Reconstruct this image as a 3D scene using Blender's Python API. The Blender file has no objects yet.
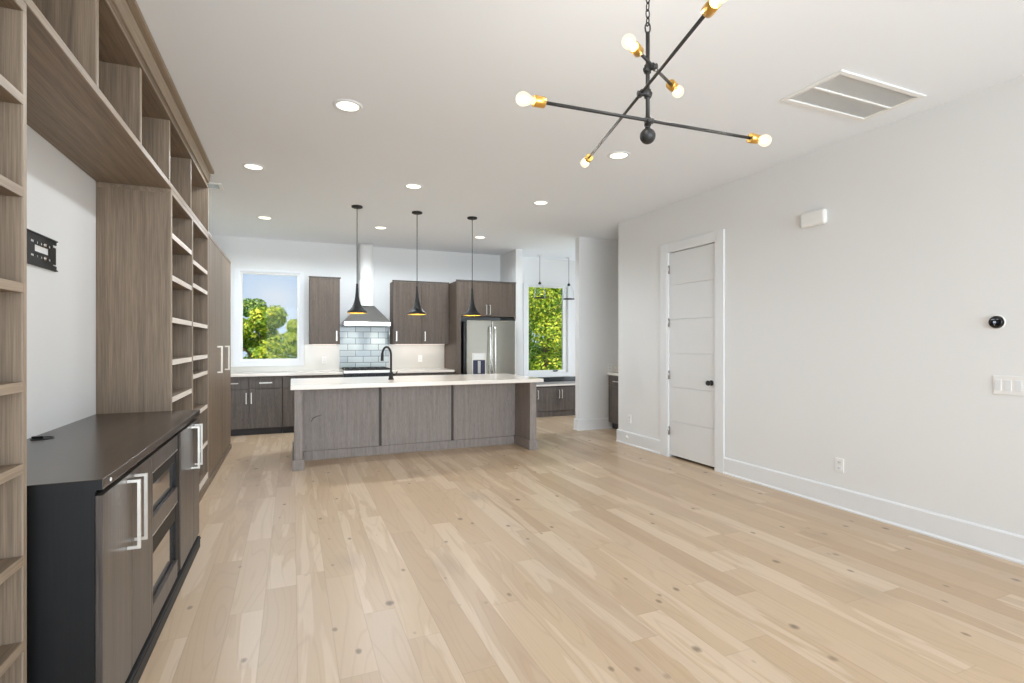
import bpy, bmesh, math, random
from mathutils import Vector, Matrix

random.seed(7)
S = bpy.context.scene
COL = S.collection
PI = math.pi

# ------------------------------------------------------------------ camera
cd = bpy.data.cameras.new('camera')
cam = bpy.data.objects.new('camera', cd)
COL.objects.link(cam)
cam.location = (0, 0, 1.375)
cam.rotation_euler = (PI / 2, 0, -math.atan2(219.5, 520.0))
cd.sensor_width = 36.0
cd.lens = 36.0 * 520.0 / 1024.0
cd.shift_y = 1.5 / 1024.0
cd.clip_start = 0.05
cd.clip_end = 300
S.camera = cam

# ------------------------------------------------------------------ view
S.view_settings.view_transform = 'Standard'
S.view_settings.look = 'None'
S.view_settings.gamma = 1.0
S.view_settings.use_curve_mapping = False
S.view_settings.exposure = 0.22
S.cycles.use_denoising = True
S.cycles.max_bounces = 10
S.cycles.diffuse_bounces = 6
S.cycles.glossy_bounces = 4
S.cycles.transparent_max_bounces = 12
S.cycles.sample_clamp_indirect = 6.0
S.cycles.caustics_reflective = False
S.cycles.caustics_refractive = False

# ------------------------------------------------------------------ world
W = bpy.data.worlds.new('sky')
S.world = W
W.use_nodes = True
nt = W.node_tree
nt.nodes.clear()
out = nt.nodes.new('ShaderNodeOutputWorld')
bg = nt.nodes.new('ShaderNodeBackground')
tc = nt.nodes.new('ShaderNodeTexCoord')
sep = nt.nodes.new('ShaderNodeSeparateXYZ')
ramp = nt.nodes.new('ShaderNodeValToRGB')
ramp.color_ramp.elements[0].position = 0.0
ramp.color_ramp.elements[0].color = (0.66, 0.83, 1.0, 1)
ramp.color_ramp.elements[1].position = 0.45
ramp.color_ramp.elements[1].color = (0.34, 0.58, 0.97, 1)
cl = nt.nodes.new('ShaderNodeTexNoise')
cl.inputs['Scale'].default_value = 5.0
cl.inputs['Detail'].default_value = 5.0
clr = nt.nodes.new('ShaderNodeValToRGB')
clr.color_ramp.elements[0].position = 0.55
clr.color_ramp.elements[1].position = 0.85
mixc = nt.nodes.new('ShaderNodeMix')
mixc.data_type = 'RGBA'
nt.links.new(tc.outputs['Generated'], sep.inputs[0])
nt.links.new(sep.outputs['Z'], ramp.inputs[0])
nt.links.new(tc.outputs['Generated'], cl.inputs['Vector'])
nt.links.new(cl.outputs['Fac'], clr.inputs[0])
nt.links.new(clr.outputs[0], mixc.inputs['Factor'])
nt.links.new(ramp.outputs[0], mixc.inputs['A'])
mixc.inputs['B'].default_value = (0.95, 0.97, 1.0, 1)
nt.links.new(mixc.outputs['Result'], bg.inputs[0])
bg.inputs[1].default_value = 0.78
nt.links.new(bg.outputs[0], out.inputs[0])


def light(name, kind, loc, rot, power, color=(1, 1, 1), **kw):
    d = bpy.data.lights.new(name, kind)
    d.energy = power
    d.color = color
    for k, v in kw.items():
        setattr(d, k, v)
    o = bpy.data.objects.new(name, d)
    COL.objects.link(o)
    o.location = loc
    o.rotation_euler = rot
    return o


# sun over the house, lighting the trees beyond the kitchen
light('sun', 'SUN', (0, -5, 12), (math.radians(38), 0, math.radians(-22)), 8.5, (1.0, 0.93, 0.8), angle=0.01)
# daylight through the big windows behind the camera and in the breakfast nook
light('daylight_front_window', 'AREA', (1.5, -2.93, 1.45), (PI / 2, 0, 0), 128.0, (0.80, 0.91, 1.0), spread=math.radians(105),
      shape='RECTANGLE', size=5.0, size_y=2.5)
light('daylight_nook_window', 'AREA', (6.13, 7.9, 1.6), (PI / 2, 0, PI / 2), 22.0, (0.92, 0.96, 1.0),
      shape='RECTANGLE', size=1.3, size_y=2.2)


# ------------------------------------------------------------------ helpers
BASE = {}


def V(*a):
    return Vector(a)


def box(bm, x0, x1, y0, y1, z0, z1):
    x0, x1 = min(x0, x1), max(x0, x1)
    y0, y1 = min(y0, y1), max(y0, y1)
    z0, z1 = min(z0, z1), max(z0, z1)
    vs = [bm.verts.new(p) for p in ((x0, y0, z0), (x1, y0, z0), (x1, y1, z0), (x0, y1, z0),
                                    (x0, y0, z1), (x1, y0, z1), (x1, y1, z1), (x0, y1, z1))]
    for f in ((3, 2, 1, 0), (4, 5, 6, 7), (0, 1, 5, 4), (1, 2, 6, 5), (2, 3, 7, 6), (3, 0, 4, 7)):
        bm.faces.new([vs[i] for i in f])


def lathe(bm, prof, c=(0, 0, 0), axis='Z', seg=32, cap=True):
    """profile of (radius, height) turned about an axis through c"""
    rings = []
    c = Vector(c)
    for r, h in prof:
        ring = []
        for i in range(seg):
            a = 2 * PI * i / seg
            if axis == 'Z':
                p = V(r * math.cos(a), r * math.sin(a), h)
            elif axis == 'X':
                p = V(h, r * math.cos(a), r * math.sin(a))
            else:
                p = V(r * math.sin(a), h, r * math.cos(a))
            ring.append(bm.verts.new(c + p))
        rings.append(ring)
    for a, b in zip(rings, rings[1:]):
        for i in range(seg):
            f = bm.faces.new((a[i], a[(i + 1) % seg], b[(i + 1) % seg], b[i]))
            f.smooth = True
    if cap:
        if prof[0][0] > 1e-4:
            bm.faces.new(list(reversed(rings[0])))
        if prof[-1][0] > 1e-4:
            bm.faces.new(rings[-1])


def tube(bm, pts, r, seg=10, closed=False):
    pts = [Vector(p) for p in pts]
    n = len(pts)
    rad = r if isinstance(r, (list, tuple)) else [r] * n
    rings = []
    prev = None
    for i, p in enumerate(pts):
        if closed:
            t = (pts[(i + 1) % n] - pts[i - 1]).normalized()
        else:
            t = (pts[min(i + 1, n - 1)] - pts[max(i - 1, 0)]).normalized()
        if prev is None:
            u = t.orthogonal().normalized()
        else:
            u = (prev - t * prev.dot(t)).normalized()
        prev = u
        w = t.cross(u)
        rings.append([bm.verts.new(p + (u * math.cos(2 * PI * k / seg) + w * math.sin(2 * PI * k / seg)) * rad[i])
                      for k in range(seg)])
    m = n if closed else n - 1
    for i in range(m):
        a, b = rings[i], rings[(i + 1) % n]
        for k in range(seg):
            f = bm.faces.new((a[k], a[(k + 1) % seg], b[(k + 1) % seg], b[k]))
            f.smooth = True
    if not closed:
        bm.faces.new(list(reversed(rings[0])))
        bm.faces.new(rings[-1])


def prism(bm, poly, a0, a1, axis='Y'):
    """extrude a 2-D outline: axis Y takes (x, z), axis X takes (y, z), axis Z takes (x, y)"""
    def pt(p, a):
        if axis == 'Y':
            return (p[0], a, p[1])
        if axis == 'X':
            return (a, p[0], p[1])
        return (p[0], p[1], a)
    A = [bm.verts.new(pt(p, a0)) for p in poly]
    B = [bm.verts.new(pt(p, a1)) for p in poly]
    n = len(poly)
    bm.faces.new(A)
    bm.faces.new(list(reversed(B)))
    for i in range(n):
        bm.faces.new((A[i], B[i], B[(i + 1) % n], A[(i + 1) % n]))
    bmesh.ops.recalc_face_normals(bm, faces=bm.faces)


def sphere(bm, c, r, seg=20, scale=(1, 1, 1)):
    res = bmesh.ops.create_uvsphere(bm, u_segments=seg, v_segments=seg // 2, radius=r)
    for v in res['verts']:
        v.co = Vector((v.co.x * scale[0], v.co.y * scale[1], v.co.z * scale[2])) + Vector(c)
        for f in v.link_faces:
            f.smooth = True


def root_of(o):
    while o.parent:
        o = o.parent
    return o


def props(o, label=None, cat=None, group=None, kind=None):
    if label:
        o['label'] = label
    if cat:
        o['category'] = cat
    if group:
        o['group'] = group
    if kind:
        o['kind'] = kind
    return o


def thing(name, label, cat, loc=(0, 0, 0), group=None):
    o = bpy.data.objects.new(name, None)
    COL.objects.link(o)
    o.location = loc
    o.empty_display_size = 0.1
    BASE[o] = Vector(loc)
    return props(o, label, cat, group)


def mesh(name, bm, mat, parent=None, base=None, bevel=0.0, smooth_angle=None):
    """link a bmesh built in world coordinates as one mesh object"""
    if parent is not None:
        b = BASE[root_of(parent)]
    else:
        b = Vector(base) if base is not None else Vector((0, 0, 0))
    for v in bm.verts:
        v.co -= b
    me = bpy.data.meshes.new(name)
    bm.to_mesh(me)
    bm.free()
    o = bpy.data.objects.new(name, me)
    COL.objects.link(o)
    for m in (mat if isinstance(mat, (list, tuple)) else [mat]):
        me.materials.append(m)
    if parent is not None:
        o.parent = parent
        if parent.parent is None and parent.type == 'EMPTY':
            pass
    else:
        o.location = b
        BASE[o] = b
    if bevel:
        md = o.modifiers.new('bevel', 'BEVEL')
        md.width = bevel
        md.segments = 2
        md.limit_method = 'ANGLE'
        md.angle_limit = math.radians(40)
    return o


def bx(name, b, mat, parent=None, bevel=0.0, base=None):
    bm = bmesh.new()
    boxes = b if isinstance(b, list) else [b]
    for q in boxes:
        box(bm, *q)
    return mesh(name, bm, mat, parent, base, bevel)


def struct(name, b, mat, bevel=0.0):
    o = bx(name, b, mat, None, bevel)
    o['kind'] = 'structure'
    return o


def dup(root, loc, label):
    r = root.copy()
    COL.objects.link(r)
    r.location = loc
    r['label'] = label
    for ch in list(root.children):
        c = ch.copy()
        COL.objects.link(c)
        c.parent = r
        for g in list(ch.children):
            d = g.copy()
            COL.objects.link(d)
            d.parent = c
    return r


def srgb(r, g, b):
    def f(c):
        c /= 255.0
        return c / 12.92 if c <= 0.04045 else ((c + 0.055) / 1.055) ** 2.4
    return (f(r), f(g), f(b), 1.0)


# ------------------------------------------------------------------ materials
def newmat(name):
    m = bpy.data.materials.new(name)
    m.use_nodes = True
    n = m.node_tree
    b = n.nodes['Principled BSDF']
    return m, n, b


def plain(name, col, rough=0.5, metal=0.0, bump=0.0, bscale=80.0, spec=None, var=0.0):
    m, n, b = newmat(name)
    b.inputs['Base Color'].default_value = col
    b.inputs['Roughness'].default_value = rough
    b.inputs['Metallic'].default_value = metal
    if spec is not None:
        b.inputs['Specular IOR Level'].default_value = spec
    tc = n.nodes.new('ShaderNodeTexCoord')
    nz = n.nodes.new('ShaderNodeTexNoise')
    nz.inputs['Scale'].default_value = bscale
    nz.inputs['Detail'].default_value = 3.0
    n.links.new(tc.outputs['Object'], nz.inputs['Vector'])
    if bump:
        bp = n.nodes.new('ShaderNodeBump')
        bp.inputs['Strength'].default_value = bump
        bp.inputs['Distance'].default_value = 0.002
        n.links.new(nz.outputs['Fac'], bp.inputs['Height'])
        n.links.new(bp.outputs[0], b.inputs['Normal'])
    if var:
        mx = n.nodes.new('ShaderNodeMix')
        mx.data_type = 'RGBA'
        mx.inputs['A'].default_value = tuple(c * (1 - var) for c in col[:3]) + (1,)
        mx.inputs['B'].default_value = tuple(min(1, c * (1 + var)) for c in col[:3]) + (1,)
        n.links.new(nz.outputs['Fac'], mx.inputs['Factor'])
        n.links.new(mx.outputs['Result'], b.inputs['Base Color'])
    return m


def wood(name, light_c, dark_c, axis='Z', rough=0.5, fine=150.0, coarse=18.0, stretch=0.025, spec=0.4, bump=0.08, lo=0.42, hi=0.68):
    """straight-grained veneer, grain along one axis of the object"""
    m, n, b = newmat(name)
    tc = n.nodes.new('ShaderNodeTexCoord')

    def mapped(sc):
        mp = n.nodes.new('ShaderNodeMapping')
        s = [sc, sc, sc]
        s['XYZ'.index(axis)] = sc * stretch
        mp.inputs['Scale'].default_value = s
        n.links.new(tc.outputs['Object'], mp.inputs['Vector'])
        nz = n.nodes.new('ShaderNodeTexNoise')
        nz.inputs['Scale'].default_value = 1.0
        nz.inputs['Detail'].default_value = 4.0
        nz.inputs['Roughness'].default_value = 0.65
        n.links.new(mp.outputs[0], nz.inputs['Vector'])
        return nz
    a = mapped(fine)
    c = mapped(coarse)
    ad = n.nodes.new('ShaderNodeMath')
    ad.operation = 'MULTIPLY_ADD'
    n.links.new(a.outputs['Fac'], ad.inputs[0])
    ad.inputs[1].default_value = 0.6
    mu = n.nodes.new('ShaderNodeMath')
    mu.operation = 'MULTIPLY'
    n.links.new(c.outputs['Fac'], mu.inputs[0])
    mu.inputs[1].default_value = 0.5
    n.links.new(mu.outputs[0], ad.inputs[2])
    rp = n.nodes.new('ShaderNodeValToRGB')
    rp.color_ramp.elements[0].position = lo
    rp.color_ramp.elements[0].color = dark_c
    rp.color_ramp.elements[1].position = hi
    rp.color_ramp.elements[1].color = light_c
    n.links.new(ad.outputs[0], rp.inputs[0])
    n.links.new(rp.outputs[0], b.inputs['Base Color'])
    b.inputs['Roughness'].default_value = rough
    b.inputs['Specular IOR Level'].default_value = spec
    if bump:
        bp = n.nodes.new('ShaderNodeBump')
        bp.inputs['Strength'].default_value = bump
        bp.inputs['Distance'].default_value = 0.001
        n.links.new(a.outputs['Fac'], bp.inputs['Height'])
        n.links.new(bp.outputs[0], b.inputs['Normal'])
    return m


def emit(name, col, strength):
    m, n, b = newmat(name)
    n.nodes.remove(b)
    e = n.nodes.new('ShaderNodeEmission')
    e.inputs[0].default_value = col
    e.inputs[1].default_value = strength
    n.links.new(e.outputs[0], n.nodes['Material Output'].inputs[0])
    return m


def glass(name, tint=(1, 1, 1, 1)):
    m, n, b = newmat(name)
    n.nodes.remove(b)
    tr = n.nodes.new('ShaderNodeBsdfTransparent')
    tr.inputs[0].default_value = tint
    gl = n.nodes.new('ShaderNodeBsdfGlossy')
    gl.inputs['Roughness'].default_value = 0.02
    fr = n.nodes.new('ShaderNodeFresnel')
    fr.inputs[0].default_value = 1.12
    mx = n.nodes.new('ShaderNodeMixShader')
    n.links.new(fr.outputs[0], mx.inputs[0])
    n.links.new(tr.outputs[0], mx.inputs[1])
    n.links.new(gl.outputs[0], mx.inputs[2])
    n.links.new(mx.outputs[0], n.nodes['Material Output'].inputs[0])
    return m


def floor_material():
    m, n, b = newmat('oak_planks')
    N = n.nodes
    L = n.links

    def math_(op, a, bb=None, c=None):
        q = N.new('ShaderNodeMath')
        q.operation = op
        for i, v in enumerate((a, bb, c)):
            if v is None:
                continue
            if isinstance(v, (int, float)):
                q.inputs[i].default_value = v
            else:
                L.new(v, q.inputs[i])
        return q.outputs[0]

    def combine(x, y, z):
        q = N.new('ShaderNodeCombineXYZ')
        for i, v in enumerate((x, y, z)):
            if isinstance(v, (int, float)):
                q.inputs[i].default_value = v
            else:
                L.new(v, q.inputs[i])
        return q.outputs[0]

    def white(vec):
        q = N.new('ShaderNodeTexWhiteNoise')
        q.noise_dimensions = '3D'
        L.new(vec, q.inputs['Vector'])
        return q

    def noise(vec, detail=4.0, rough=0.6, dist=0.0):
        q = N.new('ShaderNodeTexNoise')
        q.inputs['Scale'].default_value = 1.0
        q.inputs['Detail'].default_value = detail
        q.inputs['Roughness'].default_value = rough
        q.inputs['Distortion'].default_value = dist
        L.new(vec, q.inputs['Vector'])
        return q.outputs['Fac']

    def ramp(fac, stops):
        q = N.new('ShaderNodeValToRGB')
        while len(q.color_ramp.elements) < len(stops):
            q.color_ramp.elements.new(0.5)
        for e, (p, c) in zip(q.color_ramp.elements, stops):
            e.position = p
            e.color = c
        L.new(fac, q.inputs[0])
        return q.outputs[0]

    def mix(f, a, bb, mode='MIX'):
        q = N.new('ShaderNodeMix')
        q.data_type = 'RGBA'
        q.blend_type = mode
        for k, v in (('Factor', f), ('A', a), ('B', bb)):
            if isinstance(v, (int, float)) or isinstance(v, tuple):
                q.inputs[k].default_value = v
            else:
                L.new(v, q.inputs[k])
        return q.outputs['Result']

    tc = N.new('ShaderNodeTexCoord')
    sp = N.new('ShaderNodeSeparateXYZ')
    L.new(tc.outputs['Object'], sp.inputs[0])
    x, y = sp.outputs[0], sp.outputs[1]
    w = 0.157
    u = math_('DIVIDE', math_('SUBTRACT', x, 0.02), w)
    row = math_('FLOOR', u)
    fu = math_('SUBTRACT', u, row)
    rr = white(combine(row, 3.1, 0.0))
    ln = math_('MULTIPLY_ADD', rr.outputs['Value'], 0.9, 0.95)
    v = math_('ADD', math_('DIVIDE', y, ln), math_('MULTIPLY', rr.outputs['Value'], 17.3))
    pl = math_('FLOOR', v)
    fv = math_('SUBTRACT', v, pl)
    pid = white(combine(row, pl, 5.0))
    pv = pid.outputs['Value']
    off = math_('MULTIPLY', pv, 37.0)
    # tone of each plank
    tone = ramp(pv, [(0.0, srgb(191, 164, 131)), (0.3, srgb(200, 174, 141)), (0.6, srgb(205, 180, 148)), (0.85, srgb(198, 174, 146)), (1.0, srgb(187, 158, 124))])
    # sharp-edged pale sapwood and darker heartwood inside some planks
    fig = noise(combine(math_('ADD', math_('MULTIPLY', x, 6.5), off), math_('MULTIPLY', y, 0.62), off), 3.0, 0.45, 0.5)
    sap = ramp(fig, [(0.535, (0, 0, 0, 1)), (0.55, (1, 1, 1, 1))])
    hrt = ramp(fig, [(0.40, (1, 1, 1, 1)), (0.418, (0, 0, 0, 1))])
    has = math_('GREATER_THAN', pid.outputs['Color'] if False else math_('FRACT', math_('MULTIPLY', pv, 7.77)), 0.35)
    c1 = mix(math_('MULTIPLY', math_('MULTIPLY', sap, has), 0.42), tone, srgb(229, 210, 186))
    c2 = mix(math_('MULTIPLY', math_('MULTIPLY', hrt, has), 0.42), c1, srgb(182, 152, 120))
    # slow blotches, pink-grey to straw
    bl = noise(combine(math_('ADD', math_('MULTIPLY', x, 3.0), off), math_('MULTIPLY', y, 1.2), 2.0), 2.0, 0.5)
    c2 = mix(math_('MULTIPLY', bl, 0.22), c2, srgb(196, 176, 164))
    # growth-ring lines following a slow field: cathedrals on some planks
    fld = noise(combine(math_('ADD', math_('MULTIPLY', x, 5.0), off), math_('MULTIPLY', y, 0.5), math_('ADD', off, 4.0)), 1.0, 0.4, 0.3)
    rg = math_('PINGPONG', math_('MULTIPLY', fld, 26.0), 1.0)
    rgl = ramp(rg, [(0.0, (1, 1, 1, 1)), (0.28, (0, 0, 0, 1))])
    c3 = mix(math_('MULTIPLY', rgl, 0.20), c2, srgb(164, 134, 106))
    # fine fibres
    fib = noise(combine(math_('ADD', math_('MULTIPLY', x, 190.0), off), math_('MULTIPLY', y, 5.0), 0.0), 3.0, 0.6)
    c4 = mix(math_('MULTIPLY', math_('SUBTRACT', fib, 0.3), 0.32), c3, srgb(178, 148, 120))

    # knots, large and small
    def knots(sx, sy, z, r0, r1, thr):
        vo = N.new('ShaderNodeTexVoronoi')
        vo.inputs['Scale'].default_value = 1.0
        wob = noise(combine(math_('MULTIPLY', x, 30.0), math_('MULTIPLY', y, 18.0), z), 2.0, 0.6)
        L.new(combine(math_('ADD', math_('MULTIPLY', x, sx), math_('MULTIPLY', wob, 0.08)), math_('MULTIPLY', y, sy), z), vo.inputs['Vector'])
        k_ = ramp(vo.outputs['Distance'], [(0.0, (1, 1, 1, 1)), (r0, (0.75, 0.75, 0.75, 1)), (r1, (0, 0, 0, 1))])
        sc_ = N.new('ShaderNodeSeparateColor')
        L.new(vo.outputs['Color'], sc_.inputs[0])
        return math_('MULTIPLY', k_, math_('GREATER_THAN', sc_.outputs[0], thr))
    c5 = mix(math_('MULTIPLY', knots(3.8, 2.8, 1.3, 0.05, 0.10, 0.25), 0.85), c4, srgb(92, 74, 60))
    c5 = mix(math_('MULTIPLY', knots(7.0, 4.4, 7.9, 0.07, 0.12, 0.35), 0.75), c5, srgb(100, 80, 62))
    c5 = mix(math_('MULTIPLY', knots(1.6, 1.1, 3.3, 0.06, 0.22, 0.3), 0.26), c5, srgb(120, 104, 90))
    # seams
    du = math_('MULTIPLY', math_('MINIMUM', fu, math_('SUBTRACT', 1.0, fu)), w)
    dv = math_('MULTIPLY', math_('MINIMUM', fv, math_('SUBTRACT', 1.0, fv)), ln)
    d = math_('MINIMUM', du, dv)
    seam = ramp(d, [(0.0, (1, 1, 1, 1)), (0.0012, (1, 1, 1, 1)), (0.0026, (0, 0, 0, 1))])
    c6 = mix(math_('MULTIPLY', seam, 0.20), c5, srgb(110, 84, 62))
    L.new(c6, b.inputs['Base Color'])
    b.inputs['Roughness'].default_value = 0.36
    b.inputs['Specular IOR Level'].default_value = 0.5
    bp = N.new('ShaderNodeBump')
    bp.inputs['Strength'].default_value = 0.12
    bp.inputs['Distance'].default_value = 0.001
    L.new(math_('SUBTRACT', fib, math_('MULTIPLY', seam, 1.5)), bp.inputs['Height'])
    L.new(bp.outputs[0], b.inputs['Normal'])
    return m


def tile_material():
    m, n, b = newmat('subway_tile')
    tc = n.nodes.new('ShaderNodeTexCoord')
    sp = n.nodes.new('ShaderNodeSeparateXYZ')
    cb = n.nodes.new('ShaderNodeCombineXYZ')
    n.links.new(tc.outputs['Object'], sp.inputs[0])
    n.links.new(sp.outputs[0], cb.inputs[0])
    n.links.new(sp.outputs[2], cb.inputs[1])
    br = n.nodes.new('ShaderNodeTexBrick')
    br.inputs['Scale'].default_value = 1.0
    br.inputs['Brick Width'].default_value = 0.256
    br.inputs['Row Height'].default_value = 0.105
    br.inputs['Mortar Size'].default_value = 0.005
    br.inputs['Mortar Smooth'].default_value = 0.2
    br.inputs['Bias'].default_value = 0.0
    br.inputs['Color1'].default_value = srgb(178, 186, 183)
    br.inputs['Color2'].default_value = srgb(144, 156, 158)
    br.inputs['Mortar'].default_value = srgb(96, 98, 98)
    n.links.new(cb.outputs[0], br.inputs['Vector'])
    n.links.new(br.outputs['Color'], b.inputs['Base Color'])
    b.inputs['Roughness'].default_value = 0.16
    bp = n.nodes.new('ShaderNodeBump')
    bp.invert = True
    bp.inputs['Strength'].default_value = 0.5
    bp.inputs['Distance'].default_value = 0.003
    n.links.new(br.outputs['Fac'], bp.inputs['Height'])
    n.links.new(bp.outputs[0], b.inputs['Normal'])
    return m


def leaf_material(name, stops):
    m, n, b = newmat(name)
    ge = n.nodes.new('ShaderNodeNewGeometry')
    rp = n.nodes.new('ShaderNodeValToRGB')
    while len(rp.color_ramp.elements) < len(stops):
        rp.color_ramp.elements.new(0.5)
    for e, (p, c) in zip(rp.color_ramp.elements, stops):
        e.position = p
        e.color = c
    n.links.new(ge.outputs['Random Per Island'], rp.inputs[0])
    n.links.new(rp.outputs[0], b.inputs['Base Color'])
    b.inputs['Roughness'].default_value = 0.5
    tl = n.nodes.new('ShaderNodeBsdfTranslucent')
    n.links.new(rp.outputs[0], tl.inputs[0])
    mx = n.nodes.new('ShaderNodeMixShader')
    mx.inputs[0].default_value = 0.4
    n.links.new(b.outputs[0], mx.inputs[1])
    n.links.new(tl.outputs[0], mx.inputs[2])
    n.links.new(mx.outputs[0], n.nodes['Material Output'].inputs[0])
    return m


M = {}
M['wall'] = plain('wall_paint', srgb(228, 228, 227), 0.75, bump=0.03, bscale=220)
M['ceiling'] = plain('ceiling_paint', srgb(238, 241, 245), 0.85, bump=0.03, bscale=200)
M['trim'] = plain('trim_paint', srgb(229, 230, 231), 0.4, var=0.01, bscale=6)
M['door'] = plain('door_paint', srgb(224, 224, 223), 0.4, var=0.01, bscale=6)
M['floor'] = floor_material()
SH_L, SH_D = srgb(150, 131, 111), srgb(96, 82, 69)
M['shelf_v'] = wood('shelf_wood_upright', SH_L, SH_D, 'Z', fine=240.0, coarse=26.0, stretch=0.018, lo=0.37, hi=0.72)
M['shelf_h'] = wood('shelf_wood_level', SH_L, SH_D, 'Y', fine=240.0, coarse=26.0, stretch=0.018, lo=0.37, hi=0.72)
M['lit_edge_v'] = wood('lit_edge_upright', srgb(170, 153, 133), srgb(140, 124, 107), 'Z', bump=0)  # front edges coloured paler to carry the light falling on them
M['lit_edge_h'] = wood('lit_edge_level', srgb(170, 153, 133), srgb(140, 124, 107), 'Y', bump=0)
M['lit_edge_white'] = wood('lit_edge_white', srgb(240, 232, 222), srgb(220, 208, 194), 'Y', bump=0)  # near-white tone paints bright reflected light onto the shelf fronts
M['desk_v'] = wood('black_brown_upright', srgb(96, 87, 82), srgb(60, 54, 51), 'Z', rough=0.3, bump=0.04)
M['desk_h'] = wood('black_brown_level', srgb(80, 66, 54), srgb(20, 18, 17), 'Y', rough=0.24, spec=0.6, bump=0.03)
M['desk_black'] = wood('black_side_wood', srgb(20, 19, 20), srgb(9, 9, 10), 'Z', rough=0.5, bump=0.03)
M['kit_v'] = wood('kitchen_cabinet_wood', srgb(112, 103, 97), srgb(76, 69, 65), 'Z', fine=260, coarse=30, stretch=0.06)
M['kit_top'] = wood('kitchen_wall_cabinet_wood', srgb(104, 91, 80), srgb(78, 67, 58), 'Z', fine=260, coarse=30, stretch=0.06)
M['island'] = wood('island_wood', srgb(154, 144, 138), srgb(126, 117, 111), 'Z', fine=260, coarse=30, stretch=0.06)
M['island_dark'] = wood('island_groove_shade_and_scuff', srgb(84, 73, 67), srgb(58, 50, 46), 'Z')  # dark core puts shade into the panel grooves; also colours the scuff
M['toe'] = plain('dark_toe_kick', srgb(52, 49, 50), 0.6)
M['quartz'] = plain('white_quartz', srgb(240, 232, 222), 0.12, var=0.02, bscale=14)
M['slab'] = plain('backsplash_slab', srgb(204, 202, 194), 0.25, var=0.04, bscale=5)
M['tile'] = tile_material()
M['blackstone'] = plain('black_polished_stone', srgb(18, 24, 30), 0.08, var=0.1, bscale=30)
M['steel'] = plain('stainless_steel', srgb(190, 188, 178), 0.18, metal=1.0, bump=0.02, bscale=20)
M['steel_dark'] = plain('hood_steel', srgb(186, 186, 184), 0.26, metal=1.0)
M['chrome'] = plain('satin_nickel', srgb(214, 212, 208), 0.22, metal=1.0)
M['whitemetal'] = plain('pale_nickel', srgb(226, 222, 214), 0.3, metal=0.75)
M['nickel'] = plain('brushed_nickel', srgb(198, 188, 174), 0.35, metal=0.75)
M['film'] = plain('white_protective_film', srgb(226, 226, 224), 0.35, bump=0.3, bscale=18)
M['black'] = plain('matt_black_metal', srgb(24, 23, 23), 0.5, metal=0.1)
M['blackplastic'] = plain('black_plastic', srgb(16, 16, 18), 0.3)
M['iron'] = plain('dark_iron', srgb(40, 39, 38), 0.5, metal=0.2)
M['brass'] = plain('brushed_brass', srgb(226, 180, 98), 0.3, metal=1.0)
M['gold'] = plain('gold_lining', srgb(240, 196, 84), 0.45, metal=0.4)
M['whiteplastic'] = plain('white_plastic', srgb(236, 235, 232), 0.35, var=0.01, bscale=5)
M['greyplastic'] = plain('pale_grey_plastic', srgb(196, 195, 190), 0.5)
M['bulb'] = emit('warm_filament', (1.0, 0.84, 0.60, 1), 14.0)
M['bulbglass'] = glass('frosted_bulb_glass', (1.0, 0.97, 0.9, 1))
_n = M['bulbglass'].node_tree
_e = _n.nodes.new('ShaderNodeEmission')
_e.inputs[0].default_value = (1.0, 0.86, 0.62, 1)
_e.inputs[1].default_value = 1.5
_m = _n.nodes.new('ShaderNodeMixShader')
_m.inputs[0].default_value = 0.42
_o = _n.nodes['Material Output']
_src = _o.inputs[0].links[0].from_socket
_n.links.new(_src, _m.inputs[1])
_n.links.new(_e.outputs[0], _m.inputs[2])
_n.links.new(_m.outputs[0], _o.inputs[0])
M['can'] = emit('downlight_lens', (1.0, 0.93, 0.76, 1), 2.4)
M['led'] = emit('cabinet_led_strip', (1.0, 0.86, 0.76, 1), 2.0)
M['glass'] = glass('window_glass')
M['clearglass'] = glass('clear_lantern_glass', (0.97, 0.98, 0.98, 1))
M['screen'] = emit('display_glow', (0.55, 0.62, 0.75, 1), 0.7)
M['bark'] = plain('tree_bark', srgb(120, 88, 58), 0.9, bump=0.8, bscale=12, var=0.25)
M['grass'] = plain('lawn', srgb(96, 128, 56), 0.9, var=0.3, bscale=3)
M['outwall'] = plain('outer_sheathing', srgb(200, 198, 194), 0.9)
M['leaf_a'] = leaf_material('leaves_yellow_green', [(0.0, srgb(70, 100, 22)), (0.35, srgb(126, 158, 40)), (0.7, srgb(176, 190, 52)), (1.0, srgb(214, 206, 70))])
M['leaf_b'] = leaf_material('leaves_mid_green', [(0.0, srgb(44, 76, 30)), (0.4, srgb(84, 122, 44)), (0.8, srgb(128, 160, 70)), (1.0, srgb(170, 184, 96))])

# ------------------------------------------------------------------ room shell
XL, XR, YB, H = -1.155, 4.2, 9.25, 3.05
struct('floor', (-1.3, 6.35, -3.12, 9.37, -0.12, 0.0), M['floor'])
struct('ceiling', (-1.3, 6.35, -3.12, 9.37, H, H + 0.12), M['ceiling'])
struct('wall_left', (XL - 0.12, XL, -3.0, YB, 0, H), M['wall'])
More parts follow.
